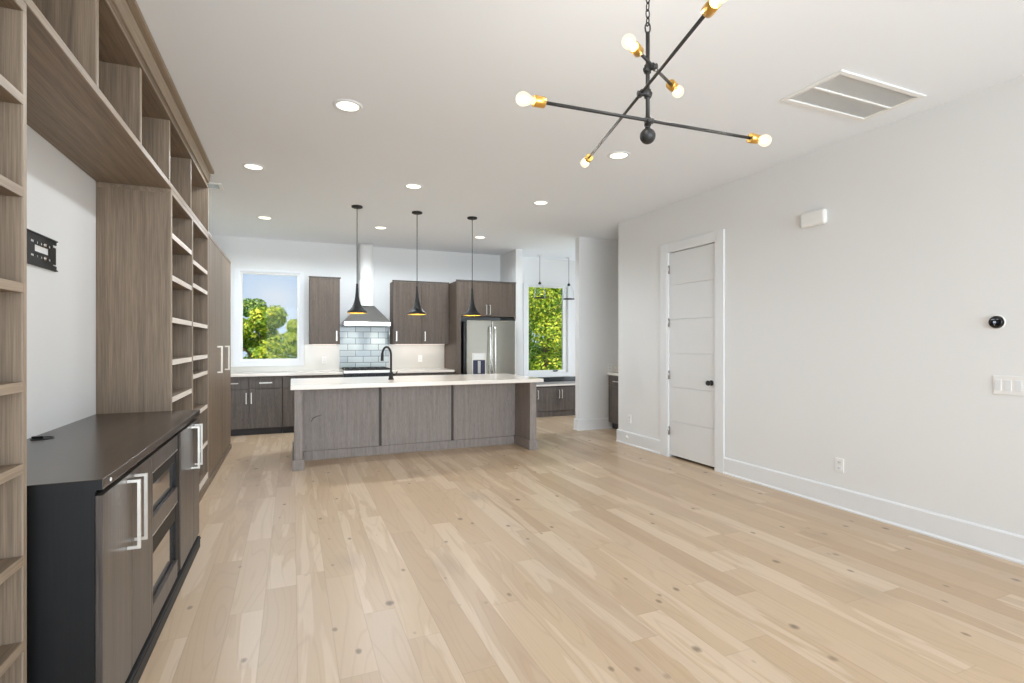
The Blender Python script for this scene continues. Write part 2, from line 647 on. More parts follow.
# back wall with two window openings
W1 = (-0.775, 0.115, 1.07, 2.515)
W2 = (4.225, 5.125, 0.78, 2.515)
struct('wall_back', [(XL - 0.12, W1[0], YB, YB + 0.14, 0, H), (W1[0], W1[1], YB, YB + 0.14, 0, W1[2]),
                     (W1[0], W1[1], YB, YB + 0.14, W1[3], H), (W1[1], W2[0], YB, YB + 0.14, 0, H),
                     (W2[0], W2[1], YB, YB + 0.14, 0, W2[2]), (W2[0], W2[1], YB, YB + 0.14, W2[3], H),
                     (W2[1], 6.32, YB, YB + 0.14, 0, H)], M['wall'])
DY0, DY1, DZ = 4.295, 5.075, 2.475
struct('wall_right', [(XR, XR + 0.12, -3.0, DY0, 0, H), (XR, XR + 0.12, DY0, DY1, DZ, H),
                      (XR, XR + 0.12, DY1, 6.124, 0, H), (XR + 0.12, 5.37, 6.0, 6.124, 0, H)], M['wall'])
struct('wall_pantry', (5.37, 5.49, 6.0, 7.25, 0, H), M['wall'])
struct('wall_partition', (4.153, 6.2, 7.127, 7.245, 0, H), M['wall'], 0.004)
struct('wall_kitchen_side', (3.66, 3.785, 8.5, YB, 0, H), M['wall'], 0.004)
struct('wall_nook', [(6.2, 6.32, -3.0, 7.35, 0, H), (6.2, 6.32, 7.35, 8.65, 0, 0.5), (6.2, 6.32, 7.35, 8.65, 2.7, H),
                     (6.2, 6.32, 8.65, YB, 0, H)], M['wall'])
struct('wall_front', [(XL - 0.12, -1.0, -3.12, -3.0, 0, H), (4.0, 6.32, -3.12, -3.0, 0, H),
                      (-1.0, 4.0, -3.12, -3.0, 0, 0.2), (-1.0, 4.0, -3.12, -3.0, 2.7, H)], M['wall'])

# baseboards with a small shoe moulding
BH = 0.172


def skirt(name, boxes):
    bm = bmesh.new()
    for axis, side, pos, a0, a1 in boxes:
        t, s = 0.018 * side, 0.03 * side
        if axis == 'X':     # board on a plane of constant x, running in y
            prism(bm, [(pos, 0), (pos + s, 0), (pos + s, 0.010), (pos + t, 0.022), (pos + t, BH - 0.012), (pos + t * 0.6, BH), (pos, BH)], a0, a1, 'Y')
        else:
            prism(bm, [(pos, 0), (pos + s, 0), (pos + s, 0.010), (pos + t, 0.022), (pos + t, BH - 0.012), (pos + t * 0.6, BH), (pos, BH)], a0, a1, 'X')
    o = mesh(name, bm, M['trim'])
    o['kind'] = 'structure'


skirt('baseboard_right', [('X', -1, XR, -2.99, 4.176), ('X', -1, XR, 5.204, 6.14), ('Y', 1, 6.124, 4.19, 5.36)])
skirt('baseboard_partition', [('Y', -1, 7.127, 4.13, 5.36), ('X', -1, 4.153, 7.10, 7.262), ('Y', 1, 7.245, 4.15, 6.19)])
skirt('baseboard_left', [('X', 1, XL, -2.99, 0.9)])


# windows -------------------------------------------------------------
def window(idx, x0, x1, z0, z1, g, latch=False):
    """casing, sash and pane of a fixed window in the back wall; g = glass rectangle"""
    yw = YB
    cas = 0.082
    bm = bmesh.new()
    cx0, cx1, cz0, cz1 = x0 - cas, x1 + cas * 0.75, z0 - cas * 0.85, z1 + cas * 0.4
    box(bm, cx0, x0, yw - 0.022, yw + 0.0, cz0, cz1)
    box(bm, x1, cx1, yw - 0.022, yw + 0.0, cz0, cz1)
    box(bm, x0, x1, yw - 0.022, yw + 0.0, z1, cz1)
    box(bm, x0, x1, yw - 0.022, yw + 0.0, cz0, z0)
    o = mesh('window_%d' % idx, bm, M['trim'], bevel=0.003)
    o['kind'] = 'structure'
    BASE[o] = Vector((0, 0, 0))
    # reveal
    bx('jamb', [(x0, x0 + 0.012, yw - 0.004, yw + 0.139, z0, z1), (x1 - 0.012, x1, yw - 0.004, yw + 0.139, z0, z1),
                (x0 + 0.012, x1 - 0.012, yw - 0.004, yw + 0.139, z0, z0 + 0.012),
                (x0 + 0.012, x1 - 0.012, yw - 0.004, yw + 0.139, z1 - 0.012, z1)], M['trim'], o)
    gx0, gx1, gz0, gz1 = g
    sy0, sy1 = yw + 0.02, yw + 0.07
    bx('sash', [(x0 + 0.012, gx0, sy0, sy1, z0 + 0.012, z1 - 0.012), (gx1, x1 - 0.012, sy0, sy1, z0 + 0.012, z1 - 0.012),
                (gx0, gx1, sy0, sy1, z0 + 0.012, gz0), (gx0, gx1, sy0, sy1, gz1, z1 - 0.012)], M['whiteplastic'], o, 0.004)
    bx('pane', (gx0 - 0.004, gx1 + 0.004, yw + 0.045, yw + 0.051, gz0 - 0.004, gz1 + 0.004), M['glass'], o)
    if latch:
        xm = (gx0 + gx1) / 2 + 0.2
        bm = bmesh.new()
        box(bm, xm - 0.045, xm + 0.045, sy0 - 0.02, sy0 + 0.002, gz0 - 0.03, gz0 - 0.008)
        tube(bm, [(xm - 0.03, sy0 - 0.022, gz0 - 0.018), (xm + 0.02, sy0 - 0.035, gz0 - 0.008), (xm + 0.05, sy0 - 0.035, gz0 - 0.006)], 0.007, 8)
        mesh('latch', bm, M['black'], o)
    return o


window(1, W1[0], W1[1], W1[2], W1[3], (-0.73, 0.072, 1.12, 2.478))
window(2, W2[0], W2[1], W2[2], W2[3], (4.27, 5.03, 0.835, 2.478), latch=True)

# interior door -------------------------------------------------------
bm = bmesh.new()
cw = 0.118
box(bm, XR - 0.022, XR, DY0 - cw, DY0, 0, DZ + 0.10)
box(bm, XR - 0.022, XR, DY1, DY1 + cw + 0.01, 0, DZ + 0.10)
box(bm, XR - 0.022, XR, DY0, DY1, DZ, DZ + 0.10)
door = mesh('door_1', bm, M['trim'], bevel=0.004)
door['kind'] = 'structure'
bx('jamb', [(XR - 0.018, XR + 0.119, DY1 - 0.018, DY1, 0, DZ), (XR - 0.018, XR + 0.119, DY0, DY0 + 0.012, 0, DZ),
            (XR - 0.018, XR + 0.119, DY0 + 0.012, DY1 - 0.018, DZ - 0.012, DZ)], M['trim'], door)
# slab: six flat panels parted by grooves
zs = [0.028, 0.44, 0.845, 1.25, 1.655, 2.065, DZ - 0.016]
bm = bmesh.new()
box(bm, XR + 0.010, XR + 0.045, DY0 + 0.016, DY1 - 0.022, 0.03, DZ - 0.017)
for a, b_ in zip(zs, zs[1:]):
    box(bm, XR + 0.002, XR + 0.0105, DY0 + 0.015, DY1 - 0.021, a + 0.003, b_ - 0.003)
mesh('door_panel', bm, M['door'], door, bevel=0.002)
for z in (0.32, 0.99, 1.62, 2.26):
    bm = bmesh.new()
    lathe(bm, [(0.008, -0.05), (0.008, 0.05)], (XR - 0.012, DY1 - 0.022, z), seg=12)
    box(bm, XR - 0.012, XR + 0.004, DY1 - 0.024, DY1 - 0.014, z - 0.048, z + 0.048)
    mesh('hinge', bm, M['greyplastic'] if False else M['steel_dark'], door)
bm = bmesh.new()
lathe(bm, [(0.03, 0.0), (0.03, -0.008), (0.012, -0.012), (0.011, -0.03), (0.026, -0.036), (0.029, -0.05), (0.024, -0.062), (0.0001, -0.064)],
      (XR + 0.002, DY0 + 0.075, 0.94), axis='X', seg=24)
mesh('knob', bm, M['black'], door)

# ------------------------------------------------------------------ built-in shelves on the left wall
XF = -0.745          # front plane of the built-ins
ED = 0.004


def board(root, name, b, vertical=True, edge='edge'):
    """a shelf board whose front edge is painted paler, as if lit"""
    x0, x1, y0, y1, z0, z1 = b
    o = bx(name, (x0, x1 - ED, y0, y1, z0, z1), M['shelf_v' if vertical else 'shelf_h'], root, 0.0008)
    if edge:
        mt = M['lit_edge_v'] if vertical else (M['lit_edge_white'] if edge == 'white' else M['lit_edge_h'])
        bx('lit_front_edge', (x1 - ED, x1, y0, y1, z0, z1), mt, o)
    return o


T = 0.032
# --- near bookcase, left of the niche
r = thing('bookcase', 'open wooden bookcase cut off by the left edge, near side of the black cabinet niche', 'bookcase', (XL + 0.2, 1.5, 0))
board(r, 'side_panel', (XL + 0.002, XF, 2.010, 2.032, 0, 2.372))
board(r, 'side_panel', (XL + 0.002, XF, 1.03, 1.06, 0, 2.372))
board(r, 'top_panel', (XL + 0.002, XF, 1.03, 2.031, 2.372, 2.404), False)
bx('back_panel', (XL + 0.002, XL + 0.012, 1.06, 2.010, 0.0, 2.372), M['shelf_v'], r)
for zt in (2.12, 1.842, 1.555, 1.258, 1.012, 0.735, 0.478):
    board(r, 'shelf', (XL + 0.012, XF, 1.06, 2.010, zt - 0.029, zt), False)
board(r, 'bottom_shelf', (XL + 0.012, XF, 1.06, 2.010, 0.09, 0.135), False)
bx('plinth', (XF - 0.02, XF - 0.004, 1.06, 2.010, 0, 0.09), M['shelf_h'], r)

# --- far bookcase, two columns
r = thing('bookcase', 'tall two-column wooden bookcase between the niche and the closed tall cabinet', 'bookcase', (XL + 0.2, 4.9, 0))
board(r, 'side_panel', (XL + 0.002, XF, 4.08, 4.112, 0, 2.372))
board(r, 'divider_panel', (XL + 0.012, XF, 4.872, 4.908, 0, 2.372))
board(r, 'side_panel', (XL + 0.002, XF, 5.715, 5.75, 0, 2.372))
board(r, 'top_panel', (XL + 0.002, XF, 4.08, 5.75, 2.372, 2.404), False)
bx('back_panel', [(XL + 0.002, XL + 0.012, 4.112, 5.715, 0.0, 2.372)], M['shelf_v'], r)
for zt in (2.12, 1.835, 1.549, 1.262, 1.008, 0.735, 0.443):
    board(r, 'shelf', (XL + 0.012, XF - 0.004, 4.112, 4.872, zt - 0.036, zt), False, 'white')
for zt in (2.06, 1.868, 1.547, 1.265, 1.112, 0.789, 0.443):
    board(r, 'shelf', (XL + 0.012, XF - 0.004, 4.908, 5.715, zt - 0.034, zt), False, 'white')
for a, b_ in ((4.112, 4.872), (4.908, 5.715)):
    board(r, 'bottom_shelf', (XL + 0.012, XF, a, b_, 0.085, 0.14), False, 'white')
bx('plinth', (XF - 0.016, XF + 0.008, 4.09, 5.75, 0, 0.07), M['shelf_h'], r, 0.002)

# --- bridge of open cubbies over the niche
r = thing('overhead_cubby_unit', 'long row of open wooden cubbies under the ceiling bridging both bookcases', 'cabinet', (XL + 0.2, 3.4, 2.41))
BY0 = 1.03
board(r, 'bottom_panel', (XL + 0.002, XF + 0.002, BY0, 5.76, 2.405, 2.436), False)
bx('back_panel', (XL + 0.002, XL + 0.012, BY0, 5.72, 2.436, 2.862), M['shelf_v'], r)
for y in (BY0 + 0.03, 2.0, 2.70, 3.385, 4.10, 4.895):
    board(r, 'divider_panel', (XL + 0.012, XF - 0.012, y - 0.014, y + 0.014, 2.436, 2.862))
board(r, 'side_panel', (XL + 0.002, XF, 5.728, 5.758, 2.436, 2.862))
board(r, 'top_panel', (XL + 0.002, XF, BY0, 5.758, 2.862, 2.876), False)
bx('fascia', (XL + 0.002, XF - 0.012, BY0, 5.756, 2.876, 2.93), M['shelf_h'], r)
bm = bmesh.new()
prism(bm, [(XL + 0.002, 2.93), (XF - 0.002, 2.93), (XF + 0.012, 3.0), (XF + 0.012, 3.008), (XF + 0.004, 3.010), (XF + 0.004, 3.020),
           (XF + 0.042, 3.022), (XF + 0.042, 3.046), (XL + 0.002, 3.046)], BY0, 5.80, 'Y')
mesh('crown_moulding', bm, M['lit_edge_h'], r)  # same wood, in the paler tone painted as lit edges

# --- tall closed cabinet
def bar_handle(name, parent, p0, p1, out_dir, r_=0.006, mat='whitemetal', sq=True):
    """square bar pull between p0 and p1 (points on the face), standing off along out_dir"""
    p0, p1, d = Vector(p0), Vector(p1), Vector(out_dir)
    bm = bmesh.new()
    ax = (p1 - p0).normalized()
    side = ax.cross(d.normalized())

    def rod(a, b_, half):
        t = (b_ - a).normalized()
        u = t.orthogonal().normalized()
        w = t.cross(u)
        # align the square section with the face
        if abs(t.dot(ax)) > 0.9:
            u, w = side, d.normalized()
        else:
            u, w = side, ax
        A = [bm.verts.new(a + u * i * half + w * j * half) for i, j in ((-1, -1), (1, -1), (1, 1), (-1, 1))]
        B = [bm.verts.new(b_ + u * i * half + w * j * half) for i, j in ((-1, -1), (1, -1), (1, 1), (-1, 1))]
        bm.faces.new(A)
        bm.faces.new(list(reversed(B)))
        for i in range(4):
            bm.faces.new((A[i], B[i], B[(i + 1) % 4], A[(i + 1) % 4]))
    rod(p0 + d - ax * r_, p1 + d + ax * r_, r_)
    rod(p0, p0 + d, r_ * 0.95)
    rod(p1, p1 + d, r_ * 0.95)
    bmesh.ops.recalc_face_normals(bm, faces=bm.faces)
    return mesh(name, bm, M[mat], parent)


r = thing('tall_cabinet', 'tall closed wooden pantry cabinet with two doors at the far end of the left wall', 'cabinet', (XL + 0.2, 6.7, 0))
bx('body', (XL + 0.002, XF - 0.024, 5.765, 7.70, 0.0, 2.404), M['shelf_v'], r)
bx('top_panel', (XL + 0.002, XF + 0.002, 5.768, 7.705, 2.405, 2.436), M['shelf_h'], r, 0.001)
bx('filler_strip', (XF - 0.024, XF - 0.001, 5.765, 5.83, 0.075, 2.40), M['shelf_v'], r)
d1 = bx('door', (XF - 0.022, XF, 5.834, 6.76, 0.075, 2.398), M['shelf_v'], r, 0.0015)
bar_handle('handle', d1, (XF, 6.40, 1.06), (XF, 6.40, 1.335), (0.042, 0, 0), 0.008, 'nickel')
d2 = bx('door', (XF - 0.022, XF, 6.764, 7.70, 0.075, 2.398), M['shelf_v'], r, 0.0015)
bar_handle('handle', d2, (XF, 7.08, 1.06), (XF, 7.08, 1.335), (0.042, 0, 0), 0.008, 'nickel')
bx('plinth', (XF - 0.02, XF + 0.010, 5.76, 7.70, 0, 0.06), M['shelf_h'], r, 0.002)

# ------------------------------------------------------------------ black cabinet in the niche
XD = -0.578
r = thing('media_cabinet', 'low black-brown cabinet with bar handles and two open bays standing in the niche', 'cabinet', (-0.87, 3.1, 0))
DA, DB = 2.115, 4.075
top = bx('top_slab', (XL + 0.002, XD, DA, DB, 0.888, 0.923), M['desk_h'], r, 0.002)
bx('end_edge', (XL + 0.004, XD - 0.002, DA - 0.0015, DA, 0.889, 0.9215), M['desk_black'], top)
bm = bmesh.new()
gc = V(-1.09, 3.13, 0)
lathe(bm, [(0.036, 0.9225), (0.044, 0.9225), (0.044, 0.927), (0.036, 0.927)], gc, seg=28, cap=False)
lathe(bm, [(0.0001, 0.9235), (0.036, 0.9235)], gc, seg=28, cap=False)
box(bm, -1.128, -1.085, 3.122, 3.138, 0.925, 0.936)
mesh('cable_grommet', bm, M['blackplastic'], top)
bm = bmesh.new()
lathe(bm, [(0.007, 0), (0.007, 0.003), (0.0001, 0.0035)], (XD - 0.0005, 2.19, 0.905), axis='X', seg=16)
mesh('screw_cap', bm, M['whiteplastic'], top)
XB = XD - 0.026      # front of the carcass
# carcass: side panels, back, floor, partitions round the bays
bx('side_panel', (XL + 0.003, XB, DA + 0.012, DA + 0.032, 0.0, 0.888), M['desk_black'], r)
bx('side_panel', (XL + 0.003, XB, DB - 0.02, DB, 0.0, 0.888), M['desk_black'], r)
bx('carcass', [(XL + 0.02, XB, DA + 0.032, 2.775, 0.085, 0.872), (XL + 0.02, XB, 3.425, DB - 0.02, 0.085, 0.872),
               (XL + 0.02, XB - 0.021, 2.775, 3.425, 0.085, 0.872)], M['desk_black'], r)
bx('back_panel', (XL + 0.004, XL + 0.018, DA + 0.032, DB - 0.02, 0.0, 0.888), M['desk_black'], r)
d1 = bx('door', (XB + 0.002, XD - 0.004, DA + 0.008, 2.466, 0.092, 0.868), M['desk_v'], r, 0.0015)
bar_handle('handle', d1, (XD - 0.004, 2.405, 0.59), (XD - 0.004, 2.405, 0.845), (0.038, 0, 0), 0.0055, 'whitemetal')
d2 = bx('door', (XB + 0.002, XD - 0.004, 2.469, 2.775, 0.092, 0.868), M['desk_v'], r, 0.0015)
bar_handle('handle', d2, (XD - 0.004, 2.505, 0.59), (XD - 0.004, 2.505, 0.845), (0.038, 0, 0), 0.0055, 'whitemetal')
d3 = bx('door', (XB + 0.002, XD - 0.004, 3.432, 3.85, 0.092, 0.868), M['desk_v'], r, 0.0015)
bar_handle('handle', d3, (XD - 0.004, 3.79, 0.59), (XD - 0.004, 3.79, 0.845), (0.038, 0, 0), 0.0055, 'whitemetal')
d4 = bx('door', (XB + 0.002, XD - 0.004, 3.853, DB - 0.002, 0.092, 0.868), M['desk_v'], r, 0.0015)
bar_handle('handle', d4, (XD - 0.004, 3.90, 0.59), (XD - 0.004, 3.90, 0.845), (0.038, 0, 0), 0.0055, 'whitemetal')
# face frame round the two bays
bx('face_frame', [(XB - 0.0, XD - 0.004, 2.778, 3.345, 0.79, 0.868), (XB, XD - 0.004, 2.778, 3.345, 0.505, 0.585),
                  (XB, XD - 0.004, 2.778, 3.345, 0.092, 0.185), (XB, XD - 0.004, 2.778, 2.80, 0.185, 0.505),
                  (XB, XD - 0.004, 2.778, 2.80, 0.585, 0.79)], M['desk_v'], r, 0.0015)
bx('stile', (XB, XD - 0.012, 3.345, 3.43, 0.092, 0.868), M['desk_black'], r)
M['smoked'] = plain('smoked_mirror_glass', srgb(190, 186, 182), 0.05, metal=0.9)
for z0, z1, zm in ((0.585, 0.79, 0.725), (0.185, 0.505, 0.405)):
    bx('valance', (XB + 0.002, XB + 0.012, 2.80, 3.345, zm, z1), M['desk_black'], r)
    bx('mirror_panel', (XB - 0.006, XB - 0.0005, 2.80, 3.345, z0, zm + 0.01), M['smoked'], r)
    bx('lower_rail', (XB + 0.0, XB + 0.004, 2.80, 3.345, z0, z0 + 0.012), M['desk_black'], r)
for z in (0.789, 0.5045):
    bx('edge_strip', (XD - 0.0042, XD - 0.002, 2.80, 3.345, z - 0.002, z + 0.0035), M['chrome'], r)
bx('plinth', [(XB - 0.0, XD + 0.004, DA + 0.02, DB - 0.02, 0, 0.075), (XD + 0.004, XD + 0.008, DA + 0.02, DB - 0.02, 0.056, 0.064)], M['desk_black'], r, 0.002)

# ------------------------------------------------------------------ television wall bracket
cy = [2.83, 2.86, 2.90, 2.92, 2.98, 3.0, 3.06, 3.09, 3.18, 3.22, 3.245, 3.265, 3.29, 3.31, 3.335, 3.36, 3.38, 3.405, 3.43, 3.465]
cz = [1.757, 1.778, 1.785, 1.795, 1.806, 1.822, 1.855, 1.862, 1.874, 1.888, 1.905]
r = thing('tv_bracket', 'black slotted steel television bracket screwed to the white niche wall', 'wall bracket', (XL, 3.15, 1.75))
bm = bmesh.new()
def hole(y0, y1, z0, z1):
    ym, zm = (y0 + y1) / 2, (z0 + z1) / 2
    if 1.795 < zm < 1.806 or 1.862 < zm < 1.874:
        return any(a < ym < b for a, b in ((2.86, 2.90), (2.92, 2.98), (3.0, 3.06), (3.18, 3.22), (3.245, 3.265), (3.29, 3.31), (3.335, 3.36), (3.38, 3.405)))
    if 1.806 < zm < 1.862 and 3.22 < ym < 3.38 and 1.806 <= zm <= 1.862:
        return 1.815 < zm < 1.856
    if ym > 3.43 and (1.778 < zm < 1.785 or 1.874 < zm < 1.888):
        return True
    return False
for a, b_ in zip(cy, cy[1:]):
    for c, d_ in zip(cz, cz[1:]):
        if not hole(a, b_, c, d_):
            box(bm, XL + 0.002, XL + 0.005, a, b_, c, d_)
bmesh.ops.remove_doubles(bm, verts=bm.verts, dist=0.0003)
mesh('plate', bm, M['black'], r)
bx('hook_rail', [(XL + 0.0, XL + 0.012, 2.83, 3.47, 1.905, 1.911), (XL, XL + 0.006, 2.83, 3.47, 1.888, 1.905)], M['black'], r)
bx('hook_rail', [(XL + 0.0, XL + 0.012, 2.83, 3.47, 1.751, 1.757), (XL, XL + 0.006, 2.83, 3.47, 1.757, 1.778)], M['black'], r)
for z in (1.80, 1.868):
    bm = bmesh.new()
    lathe(bm, [(0.012, 0.005), (0.012, 0.008), (0.007, 0.009), (0.007, 0.013), (0.0001, 0.014)], (XL, 3.3245, z), axis='X', seg=12)
    mesh('lag_bolt', bm, M['chrome'], r)

# ------------------------------------------------------------------ kitchen island
r = thing('kitchen_island', 'taupe wood kitchen island with three flat panels standing on the plank floor', 'kitchen island', (1.46, 6.6, 0))
IZ = 0.872
bx('core', (0.10, 2.81, 6.556, 7.19, 0.0, IZ), M['island_dark'], r)
pl = bx('end_panel', (0.018, 0.10, 6.06, 7.2, 0, IZ), M['island'], r, 0.002)
bx('base_block', [(-0.002, 0.018, 6.04, 7.2, 0, 0.116), (0.018, 0.118, 6.04, 6.06, 0, 0.116), (0.10, 0.118, 6.06, 6.525, 0, 0.116)], M['island'], pl, 0.003)
pr = bx('end_panel', (2.81, 2.90, 6.06, 7.2, 0, IZ), M['island'], r, 0.002)
bx('base_block', [(2.90, 2.92, 6.04, 7.2, 0, 0.120), (2.792, 2.90, 6.04, 6.06, 0, 0.120), (2.792, 2.81, 6.06, 6.525, 0, 0.120)], M['island'], pr, 0.003)
for a, b_ in ((0.103, 0.978), (1.012, 1.900), (1.932, 2.807)):
    bx('front_panel', (a, b_, 6.535, 6.556, 0.11, IZ), M['island'], r, 0.001)
bm = bmesh.new()
tube(bm, [(0.20, 6.5345, 0.449), (0.222, 6.5345, 0.492), (0.265, 6.5345, 0.512), (0.32, 6.5345, 0.525)], [0.002, 0.005, 0.004, 0.002], 6)
o = mesh('scuff_mark', bm, M['island_dark'], r)
o['label'] = 'dark curved scuff on the left panel'
bx('base_board', (0.119, 2.791, 6.526, 6.556, 0, 0.108), M['island'], r, 0.003)

bx('island_countertop', (-0.02, 2.972, 5.995, 7.25, 0.873, 0.918), M['quartz'], None, 0.004, base=(1.46, 6.6, 0.873))
props(bpy.data.objects['island_countertop'], 'long white quartz countertop lying on the taupe kitchen island', 'countertop')

# faucet
r = thing('faucet', 'black gooseneck faucet standing on the white island countertop', 'faucet', (1.135, 6.58, 0.918))
fx, fy = 1.135, 6.58
bm = bmesh.new()
lathe(bm, [(0.034, 0.918), (0.034, 0.93), (0.027, 0.936), (0.027, 1.0), (0.02, 1.012)], (fx, fy, 0), seg=20)
mesh('base_body', bm, M['black'], r)
bm = bmesh.new()
dirx, diry = -0.42, 0.9
pts = [(fx, fy, 1.0), (fx, fy, 1.10), (fx, fy, 1.20)]
R_ = 0.095
for k in range(11):
    a = PI * k / 10 * 0.96
    q = R_ - R_ * math.cos(a)
    pts.append((fx + dirx * q, fy + diry * q, 1.225 + R_ * 1.05 * math.sin(a)))
tube(bm, pts, 0.014, 12)
mesh('spout', bm, M['black'], r)
bm = bmesh.new()
e = Vector(pts[-1])
tube(bm, [e + V(0, 0, 0.012), e + V(dirx * 0.004, diry * 0.004, -0.09)], [0.0165, 0.02], 12)
mesh('spray_head', bm, M['black'], r)
bm = bmesh.new()
tube(bm, [(fx + 0.02, fy, 0.975), (fx + 0.058, fy, 0.98)], 0.011, 10)
tube(bm, [(fx + 0.055, fy, 0.98), (fx + 0.075, fy - 0.02, 1.02)], 0.006, 8)
mesh('lever', bm, M['black'], r)

# ------------------------------------------------------------------ kitchen back run
KY = 8.62            # cabinet fronts
CT = 0.878


def base_cab(label, x0, x1, doors, drawers=True, name='base_cabinet', yfront=KY, zt=CT, grp=None, hp='pair'):
    r = thing(name, label, 'cabinet', ((x0 + x1) / 2, yfront + 0.3, 0), grp)
    bx('carcass', (x0, x1, yfront + 0.022, YB - 0.005, 0.10, zt), M['kit_v'], r)
    bx('toe_kick', (x0, x1, yfront + 0.06, yfront + 0.075, 0, 0.10), M['toe'], r)
    w = (x1 - x0) / doors
    zd = 0.69 if drawers else zt - 0.012
    for i in range(doors):
        a, b_ = x0 + i * w + 0.004, x0 + (i + 1) * w - 0.004
        d = bx('door', (a, b_, yfront, yfront + 0.02, 0.105, zd - 0.003), M['kit_v'], r, 0.0015)
        hx = (b_ - 0.03) if (i % 2 == 0 and doors > 1) else a + 0.03
        bar_handle('handle', d, (hx, yfront, zd - 0.21), (hx, yfront, zd - 0.06), (0, -0.03, 0), 0.006)
        if drawers:
            d = bx('drawer', (a, b_, yfront, yfront + 0.02, zd + 0.002, zt - 0.012), M['kit_v'], r, 0.0015)
            c = (a + b_) / 2
            bar_handle('handle', d, (c - 0.08, yfront, (zd + zt) / 2 - 0.005), (c + 0.08, yfront, (zd + zt) / 2 - 0.005), (0, -0.03, 0), 0.006)
    return r


base_cab('dark taupe base cabinet under the left window, with two doors and two drawers', -1.05, -0.142, 2)
base_cab('dark taupe base cabinet directly left of the range, mostly hidden behind the island', -0.138, 0.735, 2)
base_cab('dark taupe base cabinet between the range and the refrigerator, behind the island', 1.50, 2.555, 2)
o = bx('kitchen_countertop', (XL + 0.004, 0.737, 8.59, YB - 0.012, CT, 0.916), M['quartz'], None, 0.003, base=(-0.2, 8.9, CT))
props(o, 'white quartz countertop running under the left window up to the range', 'countertop')
o = bx('kitchen_countertop', (1.497, 2.558, 8.59, YB - 0.012, CT, 0.916), M['quartz'], None, 0.003, base=(2.0, 8.9, CT))
props(o, 'short white quartz countertop between the range and the refrigerator', 'countertop')
# backsplashes
o = bx('stone_backsplash', [(XL + 0.004, 0.733, YB - 0.011, YB - 0.001, 0.918, 0.998), (0.18, 0.733, YB - 0.011, YB - 0.001, 0.998, 1.352)], M['slab'], None, 0, base=(0.2, YB, 0.918))
props(o, 'pale stone backsplash left of the tiled area, below the left window', 'backsplash')
o = bx('stone_backsplash', (1.562, 2.558, YB - 0.011, YB - 0.001, 0.918, 1.352), M['slab'], None, 0, base=(2.0, YB, 0.918))
props(o, 'pale stone backsplash under the double-door wall cabinet, left of the refrigerator', 'backsplash')
o = bx('tile_backsplash', (0.735, 1.56, YB - 0.012, YB - 0.001, 0.918, 1.656), M['tile'], None, 0, base=(1.12, YB, 0.936))
props(o, 'grey glossy subway tile backsplash behind the range', 'backsplash')

# range
r = thing('range', 'stainless gas range with black grates below the hood, behind the island', 'range', (1.117, 8.9, 0))
RX0, RX1 = 0.742, 1.492
bx('body', (RX0, RX1, 8.60, 9.23, 0.0, 0.90), M['steel'], r, 0.004)
bx('cooktop', [(RX0 - 0.003, RX1 + 0.003, 8.56, 9.23, 0.919, 0.936), (RX0, RX1, 8.56, 8.60, 0.895, 0.919)], M['whitemetal'], r, 0.003)
bx('control_panel', (RX0, RX1, 8.572, 8.60, 0.815, 0.899), M['blackplastic'], r, 0.003)
bx('oven_door', (RX0 + 0.01, RX1 - 0.01, 8.575, 8.60, 0.16, 0.80), M['blackplastic'], r, 0.004)
for k in range(3):
    a = RX0 + 0.02 + k * 0.24
    b_ = a + 0.23
    bars = [(a, b_, 8.64, 8.652, 0.936, 0.966), (a, b_, 9.17, 9.182, 0.936, 0.966), (a, a + 0.012, 8.652, 9.17, 0.936, 0.966), (b_ - 0.012, b_, 8.652, 9.17, 0.936, 0.966),
            (a + 0.012, b_ - 0.012, 8.78, 8.79, 0.952, 0.966), (a + 0.012, b_ - 0.012, 9.03, 9.04, 0.952, 0.966), (a + 0.11, a + 0.12, 8.652, 9.17, 0.952, 0.964)]
    bx('grate', bars, M['iron'], r)
for k in range(2):
    for yb in (8.78, 9.04):
        bm = bmesh.new()
        lathe(bm, [(0.05, 0.9365), (0.05, 0.945), (0.036, 0.95), (0.0001, 0.951)], (RX0 + 0.19 + k * 0.37, yb, 0), seg=20)
        mesh('burner', bm, M['black'], r)
for k in range(5):
    bm = bmesh.new()
    lathe(bm, [(0.018, 0), (0.018, -0.025), (0.014, -0.03), (0.0001, -0.03)], (RX0 + 0.12 + k * 0.128, 8.571, 0.868), axis='Y', seg=16)
    mesh('knob', bm, M['black'], r)
bar_handle('oven_handle', r, (RX0 + 0.08, 8.575, 0.74), (RX1 - 0.08, 8.575, 0.74), (0, -0.045, 0), 0.010, 'steel')

# hood
r = thing('range_hood', 'steel pyramid range hood on the wall with its chimney in white film', 'range hood', (1.13, 9.0, 1.66))
bm = bmesh.new()
hx0, hx1, hy0, hy1 = 0.765, 1.505, 8.75, YB - 0.002
bx('lip', [(hx0, hx1, hy0, hy0 + 0.012, 1.66, 1.72), (hx0, hx0 + 0.012, hy0 + 0.012, hy1, 1.66, 1.72), (hx1 - 0.012, hx1, hy0 + 0.012, hy1, 1.66, 1.72)], M['chrome'], r, 0.002)
A = [bm.verts.new(p) for p in ((hx0, hy0, 1.72), (hx1, hy0, 1.72), (hx1, hy1, 1.72), (hx0, hy1, 1.72))]
B = [bm.verts.new(p) for p in ((1.03, 9.0, 2.0), (1.275, 9.0, 2.0), (1.275, hy1, 2.0), (1.03, hy1, 2.0))]
for i in range(4):
    bm.faces.new((A[i], A[(i + 1) % 4], B[(i + 1) % 4], B[i]))
bm.faces.new(B)
box(bm, hx0 + 0.012, hx1 - 0.012, hy0 + 0.012, hy1, 1.70, 1.72)
mesh('canopy', bm, M['steel_dark'], r)
bm = bmesh.new()
rng = random.Random(3)
